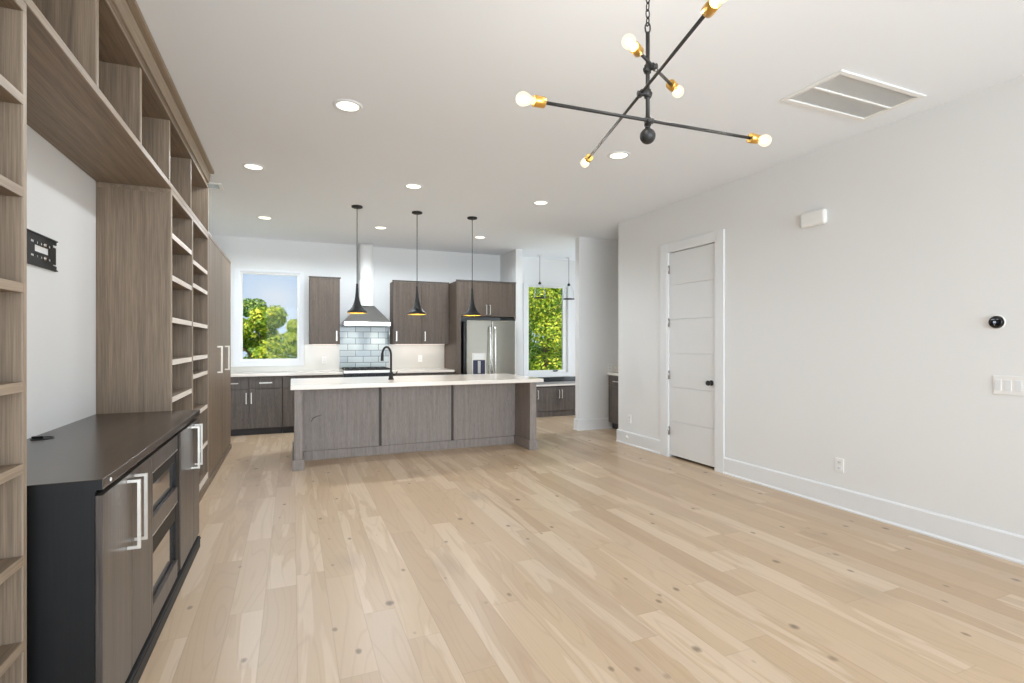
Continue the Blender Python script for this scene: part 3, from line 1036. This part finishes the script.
def wrapped(z0, z1, x0, x1, y0, n):
    rows = []
    for i in range(n + 1):
        z = z0 + (z1 - z0) * i / n
        j = lambda s=0.007: rng.uniform(-s, s)
        xs = [x0 + j(), x0 + (x1 - x0) * 0.35 + j(), x0 + (x1 - x0) * 0.7 + j(), x1 + j()]
        ring = [(xs[0], hy1, z), (xs[0], y0 + 0.08, z + j()), (xs[0], y0 + j(0.004), z), (xs[1], y0 - 0.004 + j(), z), (xs[2], y0 - 0.004 + j(), z), (xs[3], y0 + j(0.004), z), (xs[3], y0 + 0.08, z), (xs[3], hy1, z)]
        rows.append([bm.verts.new(p) for p in ring])
    for a, b_ in zip(rows, rows[1:]):
        for k in range(len(a)):
            f = bm.faces.new((a[k], a[(k + 1) % len(a)], b_[(k + 1) % len(a)], b_[k]))
            f.smooth = True
    bm.faces.new(rows[-1])
wrapped(2.0, 2.44, 1.035, 1.27, 8.995, 9)
wrapped(2.41, 3.045, 1.045, 1.258, 9.01, 12)
bmesh.ops.recalc_face_normals(bm, faces=bm.faces)
o = mesh('chimney', bm, M['film'], r)
o['label'] = 'chimney wrapped in wrinkled white protective film'
for x in (0.93, 1.34):
    bm = bmesh.new()
    lathe(bm, [(0.0001, 1.692), (0.028, 1.692), (0.03, 1.70)], (x, 8.86, 0), seg=20, cap=False)
    o = mesh('hood_lamp', bm, M['can'], r)
    l = light('hood_spot', 'SPOT', (x, 8.90, 1.68), (math.radians(52), 0, 0), 7.0, (1.0, 0.93, 0.82), spot_size=math.radians(46), spot_blend=0.8, shadow_soft_size=0.02)

# wall cabinets
def wall_cab(label, x0, x1, doors, yf, z0, z1, hside, name='wall_cabinet', led=True):
    r = thing(name, label, 'cabinet', ((x0 + x1) / 2, yf + 0.15, z0))
    bx('carcass', (x0, x1, yf + 0.022, YB - 0.002, z0, z1), M['kit_top'], r)
    bm = bmesh.new()
    prism(bm, [(yf + 0.02, z1), (yf - 0.006, z1), (yf - 0.016, z1 + 0.02), (yf + 0.02, z1 + 0.02)], x0 - 0.012, x1 + (0.012 if x1 < 2.5 else -0.001), 'X')
    mesh('crown', bm, M['kit_v'], r)
    w = (x1 - x0) / doors
    for i in range(doors):
        a, b_ = x0 + i * w + 0.004, x0 + (i + 1) * w - 0.004
        d = bx('door', (a, b_, yf, yf + 0.02, z0 + 0.004, z1 - 0.003), M['kit_top'], r, 0.0015)
        hx = b_ - 0.05 if hside[i] == 'R' else a + 0.05
        bar_handle('handle', d, (hx, yf, z0 + 0.06), (hx, yf, z0 + 0.21), (0, -0.03, 0), 0.006)
    if led:
        bx('light_strip', (x0 + 0.05, x1 - 0.05, yf + 0.10, yf + 0.125, z0 - 0.004, z0 - 0.0005), M['led'], r)
        light('cabinet_light', 'AREA', ((x0 + x1) / 2, yf + 0.16, z0 - 0.015), (math.radians(18), 0, 0), 1.1 * (x1 - x0), (1.0, 0.86, 0.78), shape='RECTANGLE', size=(x1 - x0) * 0.9, size_y=0.04)
    return r


wall_cab('single-door taupe wall cabinet left of the steel hood, beside the left window', 0.25, 0.715, 1, 8.92, 1.355, 2.425, 'R')
wall_cab('double-door taupe wall cabinet right of the steel hood, above the stone backsplash', 1.575, 2.558, 2, 8.92, 1.355, 2.425, 'LL')

# refrigerator surround
r = thing('refrigerator_cabinet', 'taupe two-door cabinet above the refrigerator with a full-height side panel', 'cabinet', (3.09, 8.9, 0))
bx('side_panel', (2.561, 2.64, 8.48, YB - 0.002, 0, 2.43), M['kit_top'], r, 0.002)
bx('carcass', (2.64, 3.655, 8.51, YB - 0.002, 1.86, 2.43), M['kit_top'], r)
bm = bmesh.new()
prism(bm, [(8.50, 2.43), (8.474, 2.43), (8.464, 2.45), (8.50, 2.45)], 2.552, 3.655, 'X')
mesh('crown', bm, M['kit_v'], r)
bx('filler_strip', (3.625, 3.655, 8.49, 8.51, 1.80, 2.428), M['kit_top'], r)
d = bx('door', (2.643, 3.128, 8.488, 8.508, 1.835, 2.425), M['kit_top'], r, 0.0015)
bar_handle('handle', d, (3.096, 8.488, 1.875), (3.096, 8.488, 2.03), (0, -0.03, 0), 0.006)
d = bx('door', (3.132, 3.622, 8.488, 8.508, 1.835, 2.425), M['kit_top'], r, 0.0015)
bar_handle('handle', d, (3.164, 8.488, 1.875), (3.164, 8.488, 2.03), (0, -0.03, 0), 0.006)

# refrigerator
r = thing('refrigerator', 'stainless French-door refrigerator with a water dispenser, right of the kitchen counters', 'refrigerator', (3.15, 8.8, 0))
FX0, FX1, FY = 2.70, 3.60, 8.36
bx('body', (FX0 - 0.03, FX1 - 0.004, FY + 0.075, YB - 0.03, 0.02, 1.745), M['blackplastic'], r)
dl = bx('door', (FX0, 3.148, FY, FY + 0.07, 0.70, 1.765), M['steel'], r, 0.012)
dr = bx('door', (3.154, FX1, FY, FY + 0.07, 0.70, 1.765), M['steel'], r, 0.012)
fz = bx('freezer_drawer', (FX0, FX1, FY, FY + 0.07, 0.07, 0.692), M['steel'], r, 0.012)
bx('toe_grille', (FX0 + 0.02, FX1 - 0.02, FY + 0.05, FY + 0.075, 0.0, 0.066), M['blackplastic'], r)
for d, x in ((dl, 3.108), (dr, 3.194)):
    bm = bmesh.new()
    pts = [(x, FY + 0.0, 0.78), (x, FY - 0.05, 0.80)]
    for k in range(9):
        t = k / 8.0
        pts.append((x, FY - 0.058 - 0.012 * math.sin(PI * t), 0.86 + 0.72 * t))
    pts += [(x, FY - 0.05, 1.64), (x, FY + 0.0, 1.66)]
    tube(bm, pts, 0.014, 10)
    mesh('handle', bm, M['chrome'], d)
bm = bmesh.new()
tube(bm, [(FX0 + 0.1, FY, 0.62), (FX0 + 0.12, FY - 0.05, 0.62), (FX1 - 0.12, FY - 0.05, 0.62), (FX1 - 0.1, FY, 0.62)], 0.013, 10)
mesh('handle', bm, M['chrome'], fz)
dp = bx('dispenser', [(2.80, 3.04, FY - 0.004, FY + 0.004, 0.74, 1.205)], M['whitemetal'], dl, 0.002)
bx('dispenser_recess', (2.812, 3.028, FY - 0.006, FY - 0.003, 0.76, 1.085), plain('dispenser_dark', srgb(48, 50, 78), 0.3), dl)
bx('dispenser_display', (2.83, 3.01, FY - 0.006, FY - 0.003, 1.10, 1.195), M['whiteplastic'], dl)
bx('paddle', (2.895, 2.945, FY - 0.016, FY - 0.006, 0.86, 1.07), M['greyplastic'], dl, 0.004)

# ------------------------------------------------------------------ breakfast nook bench
NY = 8.65
r = thing('bench_cabinet', 'low taupe cabinet run with slim handles under the right-hand window', 'cabinet', (5.0, 8.95, 0))
bx('carcass', (3.79, 6.195, NY + 0.022, YB - 0.003, 0.10, 0.573), M['kit_v'], r)
bx('toe_kick', (3.79, 6.195, NY + 0.012, NY + 0.03, 0, 0.10), M['kit_v'], r)
xs = [3.79, 4.135, 4.628, 5.12, 5.61, 6.19]
for i, (a, b_) in enumerate(zip(xs, xs[1:])):
    d = bx('door', (a + 0.002, b_ - 0.002, NY, NY + 0.02, 0.106, 0.548), M['kit_v'], r, 0.0015)
    hx = (a + 0.035) if i in (0, 2, 4) else (b_ - 0.03)
    if i == 1:
        bar_handle('handle', d, (a + 0.03, NY, 0.345), (a + 0.03, NY, 0.495), (0, -0.03, 0), 0.006)
        hx = b_ - 0.022
    if i == 2:
        hx = a + 0.036
    bar_handle('handle', d, (hx, NY, 0.345), (hx, NY, 0.495), (0, -0.03, 0), 0.006)
o = bx('bench_countertop', (3.789, 6.197, NY - 0.02, YB - 0.003, 0.574, 0.604), M['quartz'], None, 0.002, base=(5.0, 8.95, 0.574))
props(o, 'white countertop on the low cabinets under the right-hand window', 'countertop')
bx('painted_shade_strip', (3.79, 6.195, NY + 0.005, NY + 0.022, 0.552, 0.573), M['toe'], r)  # dark strip painting the shade line under the countertop
o = bx('black_backsplash', (3.789, 6.197, YB - 0.016, YB - 0.001, 0.605, 0.695), M['blackstone'], None, 0.001, base=(5.0, YB, 0.605))
props(o, 'glossy black strip of backsplash below the right-hand window', 'backsplash')

# pantry cabinet in the passage
r = thing('pantry_base_cabinet', 'dark brown base cabinet in the passage just past the end of the right wall', 'cabinet', (5.05, 6.7, 0))
PX = 4.685
bx('carcass', (PX + 0.022, 5.365, 6.13, 7.105, 0.10, 0.862), M['kit_v'], r)
bx('toe_kick', (PX + 0.07, PX + 0.085, 6.13, 7.105, 0, 0.10), M['toe'], r)
for a, b_ in ((6.13, 6.62), (6.62, 7.105)):
    d = bx('door', (PX, PX + 0.02, a + 0.002, b_ - 0.002, 0.106, 0.685), M['kit_v'], r, 0.0015)
    ym = b_ - 0.03 if a < 6.4 else a + 0.03
    bar_handle('handle', d, (PX, ym, 0.48), (PX, ym, 0.63), (-0.03, 0, 0), 0.006)
    d = bx('drawer', (PX, PX + 0.02, a + 0.002, b_ - 0.002, 0.69, 0.85), M['kit_v'], r, 0.0015)
    ym = (a + b_) / 2
    bar_handle('handle', d, (PX, ym - 0.07, 0.77), (PX, ym + 0.07, 0.77), (-0.03, 0, 0), 0.006)
o = bx('pantry_countertop', [(PX - 0.02, 5.367, 6.128, 7.106, 0.863, 0.90), (4.80, 5.367, 7.107, 7.1255, 0.863, 1.0)], M['quartz'], None, 0.002, base=(5.05, 6.7, 0.863))
props(o, 'white countertop on the dark brown cabinet in the passage', 'countertop')

# ------------------------------------------------------------------ outlets, switches and controls
def outlet(label, origin, normal, w=0.072, h=0.116, kinds=('socket', 'socket'), cat='outlet', name='wall_outlet', grp=None):
    """cover plate on a wall; the plate's width runs along the wall"""
    n_ = Vector(normal)
    tang = V(0, 1, 0) if abs(n_.x) > 0.5 else V(1, 0, 0)
    o_ = Vector(origin)
    r = thing(name, label, cat, tuple(o_), grp)

    def slab(nm, u0, u1, z0, z1, d0, d1, mat, par, bev=0.0):
        p, q = o_ + tang * u0 + n_ * d0, o_ + tang * u1 + n_ * d1
        return bx(nm, (p.x, q.x, p.y, q.y, o_.z + z0, o_.z + z1), mat, par, bev)
    slab('cover_plate', -w / 2, w / 2, -h / 2, h / 2, 0, 0.007, M['whiteplastic'], r, 0.002)
    if kinds == 'rockers':
        k = 4
        for i in range(k):
            c = -w / 2 + w * (i + 0.5) / k
            slab('rocker', c - 0.017, c + 0.017, -0.034, 0.034, 0.006, 0.010, M['trim'], r, 0.0015)
    else:
        for zc_ in (-0.024, 0.024):
            s = slab('socket', -0.017, 0.017, zc_ - 0.015, zc_ + 0.015, 0.006, 0.009, M['trim'], r, 0.002)
            slab('slot', -0.008, -0.005, zc_ - 0.004, zc_ + 0.007, 0.009, 0.0095, M['blackplastic'], s)
            slab('slot', 0.005, 0.008, zc_ - 0.004, zc_ + 0.007, 0.009, 0.0095, M['blackplastic'], s)
    return r


outlet('white outlet low on the right wall between the door and the light switches', (XR, 2.928, 0.357), (-1, 0, 0))
outlet('white outlet low on the right wall left of the door, near the wall end', (XR, 5.857, 0.347), (-1, 0, 0))
outlet('white outlet on the stone backsplash left of the tiles', (0.486, YB - 0.011, 1.09), (0, -1, 0))
outlet('white outlet on the stone backsplash left of the refrigerator', (2.11, YB - 0.011, 1.097), (0, -1, 0))
outlet('white plate of rocker light switches on the right wall below the round thermostat', (XR, 1.793, 1.105), (-1, 0, 0), w=0.208, h=0.122, kinds='rockers', cat='light switch', name='light_switch')
outlet('white outlet on the partition wall above the passage countertop', (4.72, 7.127, 0.985), (0, -1, 0))

r = thing('thermostat', 'round black thermostat on the right wall above the light switches', 'thermostat', (XR, 1.88, 1.51))
bm = bmesh.new()
lathe(bm, [(0.0001, 0), (0.045, 0), (0.045, -0.005), (0.041, -0.006)], (XR, 1.88, 1.51), axis='X', seg=40, cap=False)
mesh('wall_ring', bm, M['whiteplastic'], r)
bm = bmesh.new()
lathe(bm, [(0.036, -0.004), (0.037, -0.016), (0.035, -0.022), (0.031, -0.024), (0.0001, -0.025)], (XR, 1.88, 1.51), axis='X', seg=40)
mesh('dial', bm, plain('black_glass_dial', srgb(10, 11, 14), 0.12), r)
bm = bmesh.new()
for y0, y1, z0, z1 in ((1.874, 1.888, 1.502, 1.516), (1.862, 1.870, 1.526, 1.529), (1.882, 1.898, 1.526, 1.529), (1.879, 1.884, 1.49, 1.494)):
    box(bm, XR - 0.0265, XR - 0.0248, y0, y1, z0, z1)
mesh('display', bm, M['screen'], r)

r = thing('door_chime', 'white rounded chime box high on the right wall, right of the door', 'door chime', (XR, 3.15, 2.39))
bm = bmesh.new()
box(bm, XR - 0.05, XR - 0.002, 3.028, 3.266, 2.39, 2.522)
o = mesh('cover', bm, M['whiteplastic'], r, bevel=0.03)
o.modifiers['bevel'].segments = 5
bx('mounting_plate', (XR - 0.006, XR, 3.045, 3.25, 2.405, 2.508), M['greyplastic'], r)

bm = bmesh.new()
lathe(bm, [(0.0001, 0), (0.026, 0), (0.024, -0.008), (0.01, -0.012), (0.008, -0.022), (0.0001, -0.023)], (XR - 0.018, 5.895, 0.098), axis='X', seg=20, cap=False)
o = mesh('baseboard_jack', bm, M['whiteplastic'], None, base=(XR - 0.018, 5.895, 0.098))
props(o, 'small round white cap on the baseboard left of the door', 'jack')

# ------------------------------------------------------------------ ceiling vents
def vent(label, x0, x1, y0, y1, nslat, name='ceiling_vent', bar=True, fr=0.035, lm='whiteplastic'):
    r = thing(name, label, 'vent', ((x0 + x1) / 2, (y0 + y1) / 2, H))
    z0, z1 = H - 0.012, H
    bx('frame', [(x0, x1, y0, y0 + fr, z0, z1), (x0, x1, y1 - fr, y1, z0, z1), (x0, x0 + fr, y0 + fr, y1 - fr, z0, z1), (x1 - fr, x1, y0 + fr, y1 - fr, z0, z1)], M['whiteplastic'], r, 0.003)
    if bar:
        ym = (y0 + y1) / 2
        bx('centre_bar', (x0 + fr, x1 - fr, ym - 0.008, ym + 0.008, z0, z1 - 0.002), M['whiteplastic'], r)
    bm = bmesh.new()
    n = nslat
    for i in range(n):
        x = x0 + fr + (x1 - x0 - 2 * fr) * (i + 0.5) / n
        w = (x1 - x0 - 2 * fr) / n * 0.44
        vs = [bm.verts.new(p) for p in ((x - w, y0 + fr, H - 0.0065), (x + w, y0 + fr, H - 0.0035), (x + w, y1 - fr, H - 0.0035), (x - w, y1 - fr, H - 0.0065),
                                        (x - w, y0 + fr, H - 0.0055), (x + w, y0 + fr, H - 0.0025), (x + w, y1 - fr, H - 0.0025), (x - w, y1 - fr, H - 0.0055))]
        for f in ((3, 2, 1, 0), (4, 5, 6, 7), (0, 1, 5, 4), (1, 2, 6, 5), (2, 3, 7, 6), (3, 0, 4, 7)):
            bm.faces.new([vs[k] for k in f])
    mesh('louvres', bm, M[lm], r)
    return r


vent('large white return-air grille in the ceiling near the right wall', 3.095, 3.945, 2.145, 2.575, 46)
vent('small ceiling vent just past the end of the overhead cubbies', -0.98, -0.69, 6.22, 6.46, 10, bar=False, fr=0.03, lm='steel_dark')

# ------------------------------------------------------------------ recessed lights
cans = [(0.36, 3.83, 'recessed ceiling light nearest the overhead cubbies, left of the iron chandelier'),
        (2.68, 3.90, 'recessed ceiling light just below the ball of the iron chandelier'),
        (-0.34, 5.50, 'recessed ceiling light by the far end of the overhead cubbies'),
        (1.19, 5.52, 'recessed ceiling light directly above the middle pendant canopy'),
        (2.73, 5.58, 'recessed ceiling light toward the right wall, right of the three pendants'),
        (-0.34, 7.68, 'recessed ceiling light above the left window of the kitchen'),
        (1.18, 7.69, 'recessed ceiling light between left and middle pendants, by the hood chimney'),
        (2.73, 7.77, 'recessed ceiling light right of the third pendant, above the refrigerator')]
can0 = None
for (x, y, lab), watt in zip(cans, (60.0, 3.0, 32.0, 36.0, 3.0, 98.0, 104.0, 52.0)):
    if can0 is None:
        can0 = thing('recessed_light', lab, 'ceiling light', (x, y, H), 'recessed ceiling lights')
        bm = bmesh.new()
        lathe(bm, [(0.074, -0.002), (0.080, -0.009), (0.096, -0.007), (0.102, 0.0)], (x, y, H), seg=36, cap=False)
        mesh('trim_ring', bm, M['trim'], can0)
        bm = bmesh.new()
        lathe(bm, [(0.0001, -0.004), (0.076, -0.004)], (x, y, H), seg=36, cap=False)
        mesh('lens', bm, M['can'], can0)
    else:
        dup(can0, (x, y, H), lab)
    light('downlight', 'SPOT', (x, y, H - 0.02), (0, 0, 0), watt, (0.85, 0.93, 1.0), spot_size=math.radians(168), spot_blend=0.35, shadow_soft_size=0.07)

# ------------------------------------------------------------------ pendants over the island
def pendant(x, y, lab):
    r = thing('pendant_lamp', lab, 'pendant lamp', (x, y, H), 'black pendants over the island')
    bm = bmesh.new()
    lathe(bm, [(0.066, 0.0), (0.066, -0.018), (0.05, -0.024), (0.008, -0.026)], (x, y, H), seg=28)
    mesh('canopy', bm, M['black'], r)
    bm = bmesh.new()
    tube(bm, [(x, y, H - 0.02), (x, y, 2.08)], 0.0045, 8)
    mesh('cord', bm, M['black'], r)
    prof = [(0.012, 2.10), (0.013, 2.06), (0.017, 2.00), (0.022, 1.95), (0.030, 1.90), (0.042, 1.855), (0.060, 1.815), (0.085, 1.785), (0.110, 1.768), (0.118, 1.755), (0.118, 1.742)]
    bm = bmesh.new()
    lathe(bm, prof, (x, y, 0), seg=36, cap=False)
    sh = mesh('shade', bm, M['black'], r)
    bm = bmesh.new()
    lathe(bm, [(max(0.003, a - 0.004), z - 0.002) for a, z in prof[3:]] + [(0.118, 1.7405)], (x, y, 0), seg=36, cap=False)
    o = mesh('lining', bm, M['gold'], sh)
    o['label'] = 'gold inside of the shade'
    bm = bmesh.new()
    sphere(bm, (x, y, 1.80), 0.026)
    mesh('bulb', bm, M['bulb'], r)
    return r


p0 = pendant(0.728, 6.60, 'black trumpet-shaped pendant in front of the hood chimney, leftmost of three')
dup(p0, (1.468, 6.60, H), 'black trumpet-shaped pendant in front of the double-door wall cabinet, middle of three')
dup(p0, (2.21, 6.60, H), 'black trumpet-shaped pendant in front of the refrigerator cabinet, rightmost of three')
for x in (0.728, 1.468, 2.21):
    light('pendant_glow', 'POINT', (x, 6.60, 1.765), (0, 0, 0), 3.0, (1.0, 0.80, 0.50), shadow_soft_size=0.03)

# nook lanterns
def lantern(x, y, lab):
    r = thing('glass_lantern', lab, 'pendant lamp', (x, y, H), 'glass lanterns in the nook')
    bm = bmesh.new()
    lathe(bm, [(0.05, 0), (0.05, -0.015), (0.006, -0.018)], (x, y, H), seg=20)
    mesh('canopy', bm, M['whiteplastic'], r)
    bm = bmesh.new()
    tube(bm, [(x, y, H - 0.01), (x, y, 2.53)], 0.004, 8)
    mesh('cord', bm, M['iron'], r)
    bm = bmesh.new()
    lathe(bm, [(0.012, 2.545), (0.026, 2.52), (0.03, 2.50), (0.02, 2.49)], (x, y, 0), seg=20)
    mesh('cap', bm, M['iron'], r)
    bm = bmesh.new()
    lathe(bm, [(0.028, 2.50), (0.06, 2.47), (0.092, 2.40), (0.105, 2.31), (0.106, 2.24)], (x, y, 0), seg=32, cap=False)
    mesh('glass_shade', bm, M['clearglass'], r)
    bm = bmesh.new()
    lathe(bm, [(0.098, 2.225), (0.11, 2.225), (0.11, 2.242), (0.098, 2.242)], (x, y, 0), seg=32)
    mesh('base_plate', bm, M['black'], r)
    return r


l0 = lantern(4.975, 8.93, 'clear glass lantern hanging beside the right edge of the right-hand window')

def lone_cord(x, y, lab):
    r = thing('glass_lantern', lab, 'pendant lamp', (x, y, H), 'glass lanterns in the nook')
    return r


dup(l0, (4.34, 8.92, H), 'clear glass lantern hanging in front of the glass of the right-hand window')

# ------------------------------------------------------------------ chandelier
CX, CY = 1.196, 1.558
r = thing('chandelier', 'black iron chandelier with three crossed arms and brass bulb sockets, hanging on a chain', 'chandelier', (CX, CY, H))
bm = bmesh.new()
lathe(bm, [(0.065, 0.0), (0.065, -0.018), (0.045, -0.026), (0.010, -0.03), (0.010, -0.045), (0.0001, -0.046)], (CX, CY, H), seg=28)
mesh('ceiling_canopy', bm, M['iron'], r)
bm = bmesh.new()
z = H - 0.045
k = 0
while z > 2.545:
    a = k % 2
    pts = []
    for i in range(14):
        t = 2 * PI * i / 14
        u, w = 0.0075 * math.cos(t), 0.0165 * math.sin(t)
        pts.append((CX + (u if a else 0), CY + (0 if a else u), z - 0.0155 + w))
    tube(bm, pts, 0.0023, 6, closed=True)
    z -= 0.0275
    k += 1
mesh('chain', bm, M['iron'], r)
zt = z + 0.006
bm = bmesh.new()
pts = [(CX + 0.009 * math.cos(t), CY - 0.009 * math.cos(t) * 0.3, zt - 0.018 + 0.02 * math.sin(t)) for t in [2 * PI * i / 14 for i in range(14)]]
tube(bm, pts, 0.003, 6, closed=True)
tube(bm, [(CX, CY, zt - 0.034), (CX, CY, 2.16)], 0.0075, 12)
mesh('stem', bm, M['iron'], r)
bm = bmesh.new()
sphere(bm, (CX, CY, 2.131), 0.0285, 24)
lathe(bm, [(0.010, 2.16), (0.008, 2.17)], (CX, CY, 0), seg=12)
mesh('ball_weight', bm, M['iron'], r)


def arm(a, b_, zc_, clamp_off):
    """one straight arm with a clamp, two brass sockets and two bulbs"""
    A, B = V(a[0], a[1], zc_), V(b_[0], b_[1], zc_)
    d = (B - A).normalized()
    SL = 0.042
    bm = bmesh.new()
    tube(bm, [A + d * (SL * 0.5), B - d * (SL * 0.5)], 0.0058, 10)
    o = mesh('arm', bm, M['iron'], r)
    # clamp joining the arm to the stem
    st = V(CX, CY, zc_)
    foot = A + d * (st - A).dot(d)
    off = foot - st
    if off.length < 0.012:
        off = V(-d.y, d.x, 0) * 0.016
        foot = foot
    q = off.normalized()
    bm = bmesh.new()
    tube(bm, [st - q * 0.014, foot + q * 0.013], 0.0095, 12)
    tube(bm, [st - V(0, 0, 0.014), st + V(0, 0, 0.014)], 0.0125, 14)
    tube(bm, [foot - d * 0.014, foot + d * 0.014], 0.0105, 14)
    mesh('clamp', bm, M['iron'], o)
    for P_, dd in ((A, -d), (B, d)):
        bm = bmesh.new()
        tube(bm, [P_ - dd * SL, P_ - dd * (SL * 0.96), P_ - dd * 0.002, P_], [0.0165, 0.0185, 0.0185, 0.0165], 24)
        s = mesh('socket', bm, M['brass'], r)
        bm = bmesh.new()
        tube(bm, [P_ - dd * 0.004, P_ + dd * 0.008, P_ + dd * 0.018, P_ + dd * 0.030, P_ + dd * 0.042, P_ + dd * 0.052, P_ + dd * 0.058, P_ + dd * 0.0605],
             [0.011, 0.012, 0.018, 0.0225, 0.0225, 0.018, 0.011, 0.002], 20)
        mesh('bulb', bm, M['bulbglass'], s)
        bm = bmesh.new()
        tube(bm, [P_ + dd * 0.010, P_ + dd * 0.022, P_ + dd * 0.036, P_ + dd * 0.048], [0.004, 0.010, 0.011, 0.004], 12)
        mesh('filament', bm, M['bulb'], s)
        light('chandelier_glow', 'POINT', tuple(P_ + dd * 0.036), (0, 0, 0), 3.4, (1.0, 0.94, 0.87), shadow_soft_size=0.03)


# socket ends of the arms
arm((0.739, 1.570), (1.701, 1.521), 2.183, 0)
arm((1.351, 2.240), (1.039, 1.067), 2.285, 0)
arm((1.061, 1.458), (1.382, 1.633), 2.376, 0)

# ------------------------------------------------------------------ outdoors
o = struct('ground', (-60, 70, 9.6, 90, -3.6, -3.0), M['grass'])


def tree(x, y, top, rad, label, mat, nleaf, seed, leaf=0.12, trunk_r=0.14, low=-1.5, limb=True, nb=30):
    rg = random.Random(seed)
    r = thing('leafy_tree', label, 'tree', (x, y, -3.0), 'trees beyond the kitchen windows')
    bm = bmesh.new()
    hgt = top + 3.0
    tube(bm, [(x, y, -3.05), (x + 0.05, y, -1.5), (x - 0.08, y + 0.1, 0.3), (x + 0.1, y, top - rad * 0.6)], [trunk_r * 1.3, trunk_r, trunk_r * 0.75, trunk_r * 0.3], 10)
    blobs = []
    for k in range(nb):
        t = rg.random()
        zz = low + (top - low - 0.5) * t
        rr = rad * (0.35 + 0.75 * math.sin(PI * min(0.98, 0.18 + 0.8 * t)))
        a = rg.uniform(0, 2 * PI)
        q = rr * math.sqrt(rg.random())
        c = V(x + q * math.cos(a), y + q * math.sin(a), zz)
        blobs.append((c, rg.uniform(0.45, 0.85) * rad * 0.42))
        if limb and k < 12:
            zb = max(-2.0, zz - 1.0)
            tube(bm, [(x, y, zb), (x + (c.x - x) * 0.5, y + (c.y - y) * 0.5, (zb + zz) / 2 + 0.1), tuple(c)], [0.05, 0.035, 0.015], 6)
    mesh('trunk', bm, M['bark'], r)
    bm = bmesh.new()
    for i in range(nleaf):
        c, br = blobs[rg.randrange(len(blobs))]
        dv = V(rg.gauss(0, 1), rg.gauss(0, 1), rg.gauss(0, 1)).normalized()
        p = c + dv * br * (0.55 + 0.5 * rg.random() ** 0.5)
        nrm = (dv + V(rg.uniform(-.8, .8), rg.uniform(-.8, .8), rg.uniform(-.2, 1.0))).normalized()
        u = nrm.orthogonal().normalized()
        u = (Matrix.Rotation(rg.uniform(0, 2 * PI), 3, nrm) @ u)
        w = nrm.cross(u)
        s = leaf * rg.uniform(0.6, 1.2)
        a = bm.verts.new(p - u * s * 0.5)
        b_ = bm.verts.new(p + w * s * 0.32 + nrm * s * 0.10)
        c_ = bm.verts.new(p + u * s * 0.6)
        d_ = bm.verts.new(p - w * s * 0.32 + nrm * s * 0.10)
        bm.faces.new((a, b_, c_))
        bm.faces.new((a, c_, d_))
    o = mesh('foliage', bm, mat, r)
    return r


tree(-1.1, 21.0, 2.85, 1.35, 'bushy yellow-green tree filling the lower left of the left window', M['leaf_a'], 18000, 11)
tree(0.25, 26.5, 2.75, 1.3, 'lower yellow-green tree at the right side of the left window', M['leaf_a'], 16000, 12)
tree(-1.75, 30.0, 3.95, 1.35, 'taller mid-green tree standing behind the others in the left window', M['leaf_b'], 20000, 13, leaf=0.14)
tree(1.6, 38.0, 2.6, 2.2, 'wide mid-green tree far behind, low in the middle of the left window', M['leaf_b'], 14000, 17, leaf=0.18)
tree(7.6, 15.0, 5.6, 1.9, 'yellow-green tree close outside the right-hand window, in front of others', M['leaf_a'], 34000, 14, nb=44, leaf=0.10)
tree(11.2, 21.0, 6.4, 2.4, 'mid-green tree behind the yellow-green one in the right-hand window', M['leaf_b'], 16000, 15, nb=36)
tree(13.5, 29.0, 8.6, 3.2, 'tall mid-green tree furthest back in the right-hand window', M['leaf_b'], 16000, 16, leaf=0.22, nb=36)
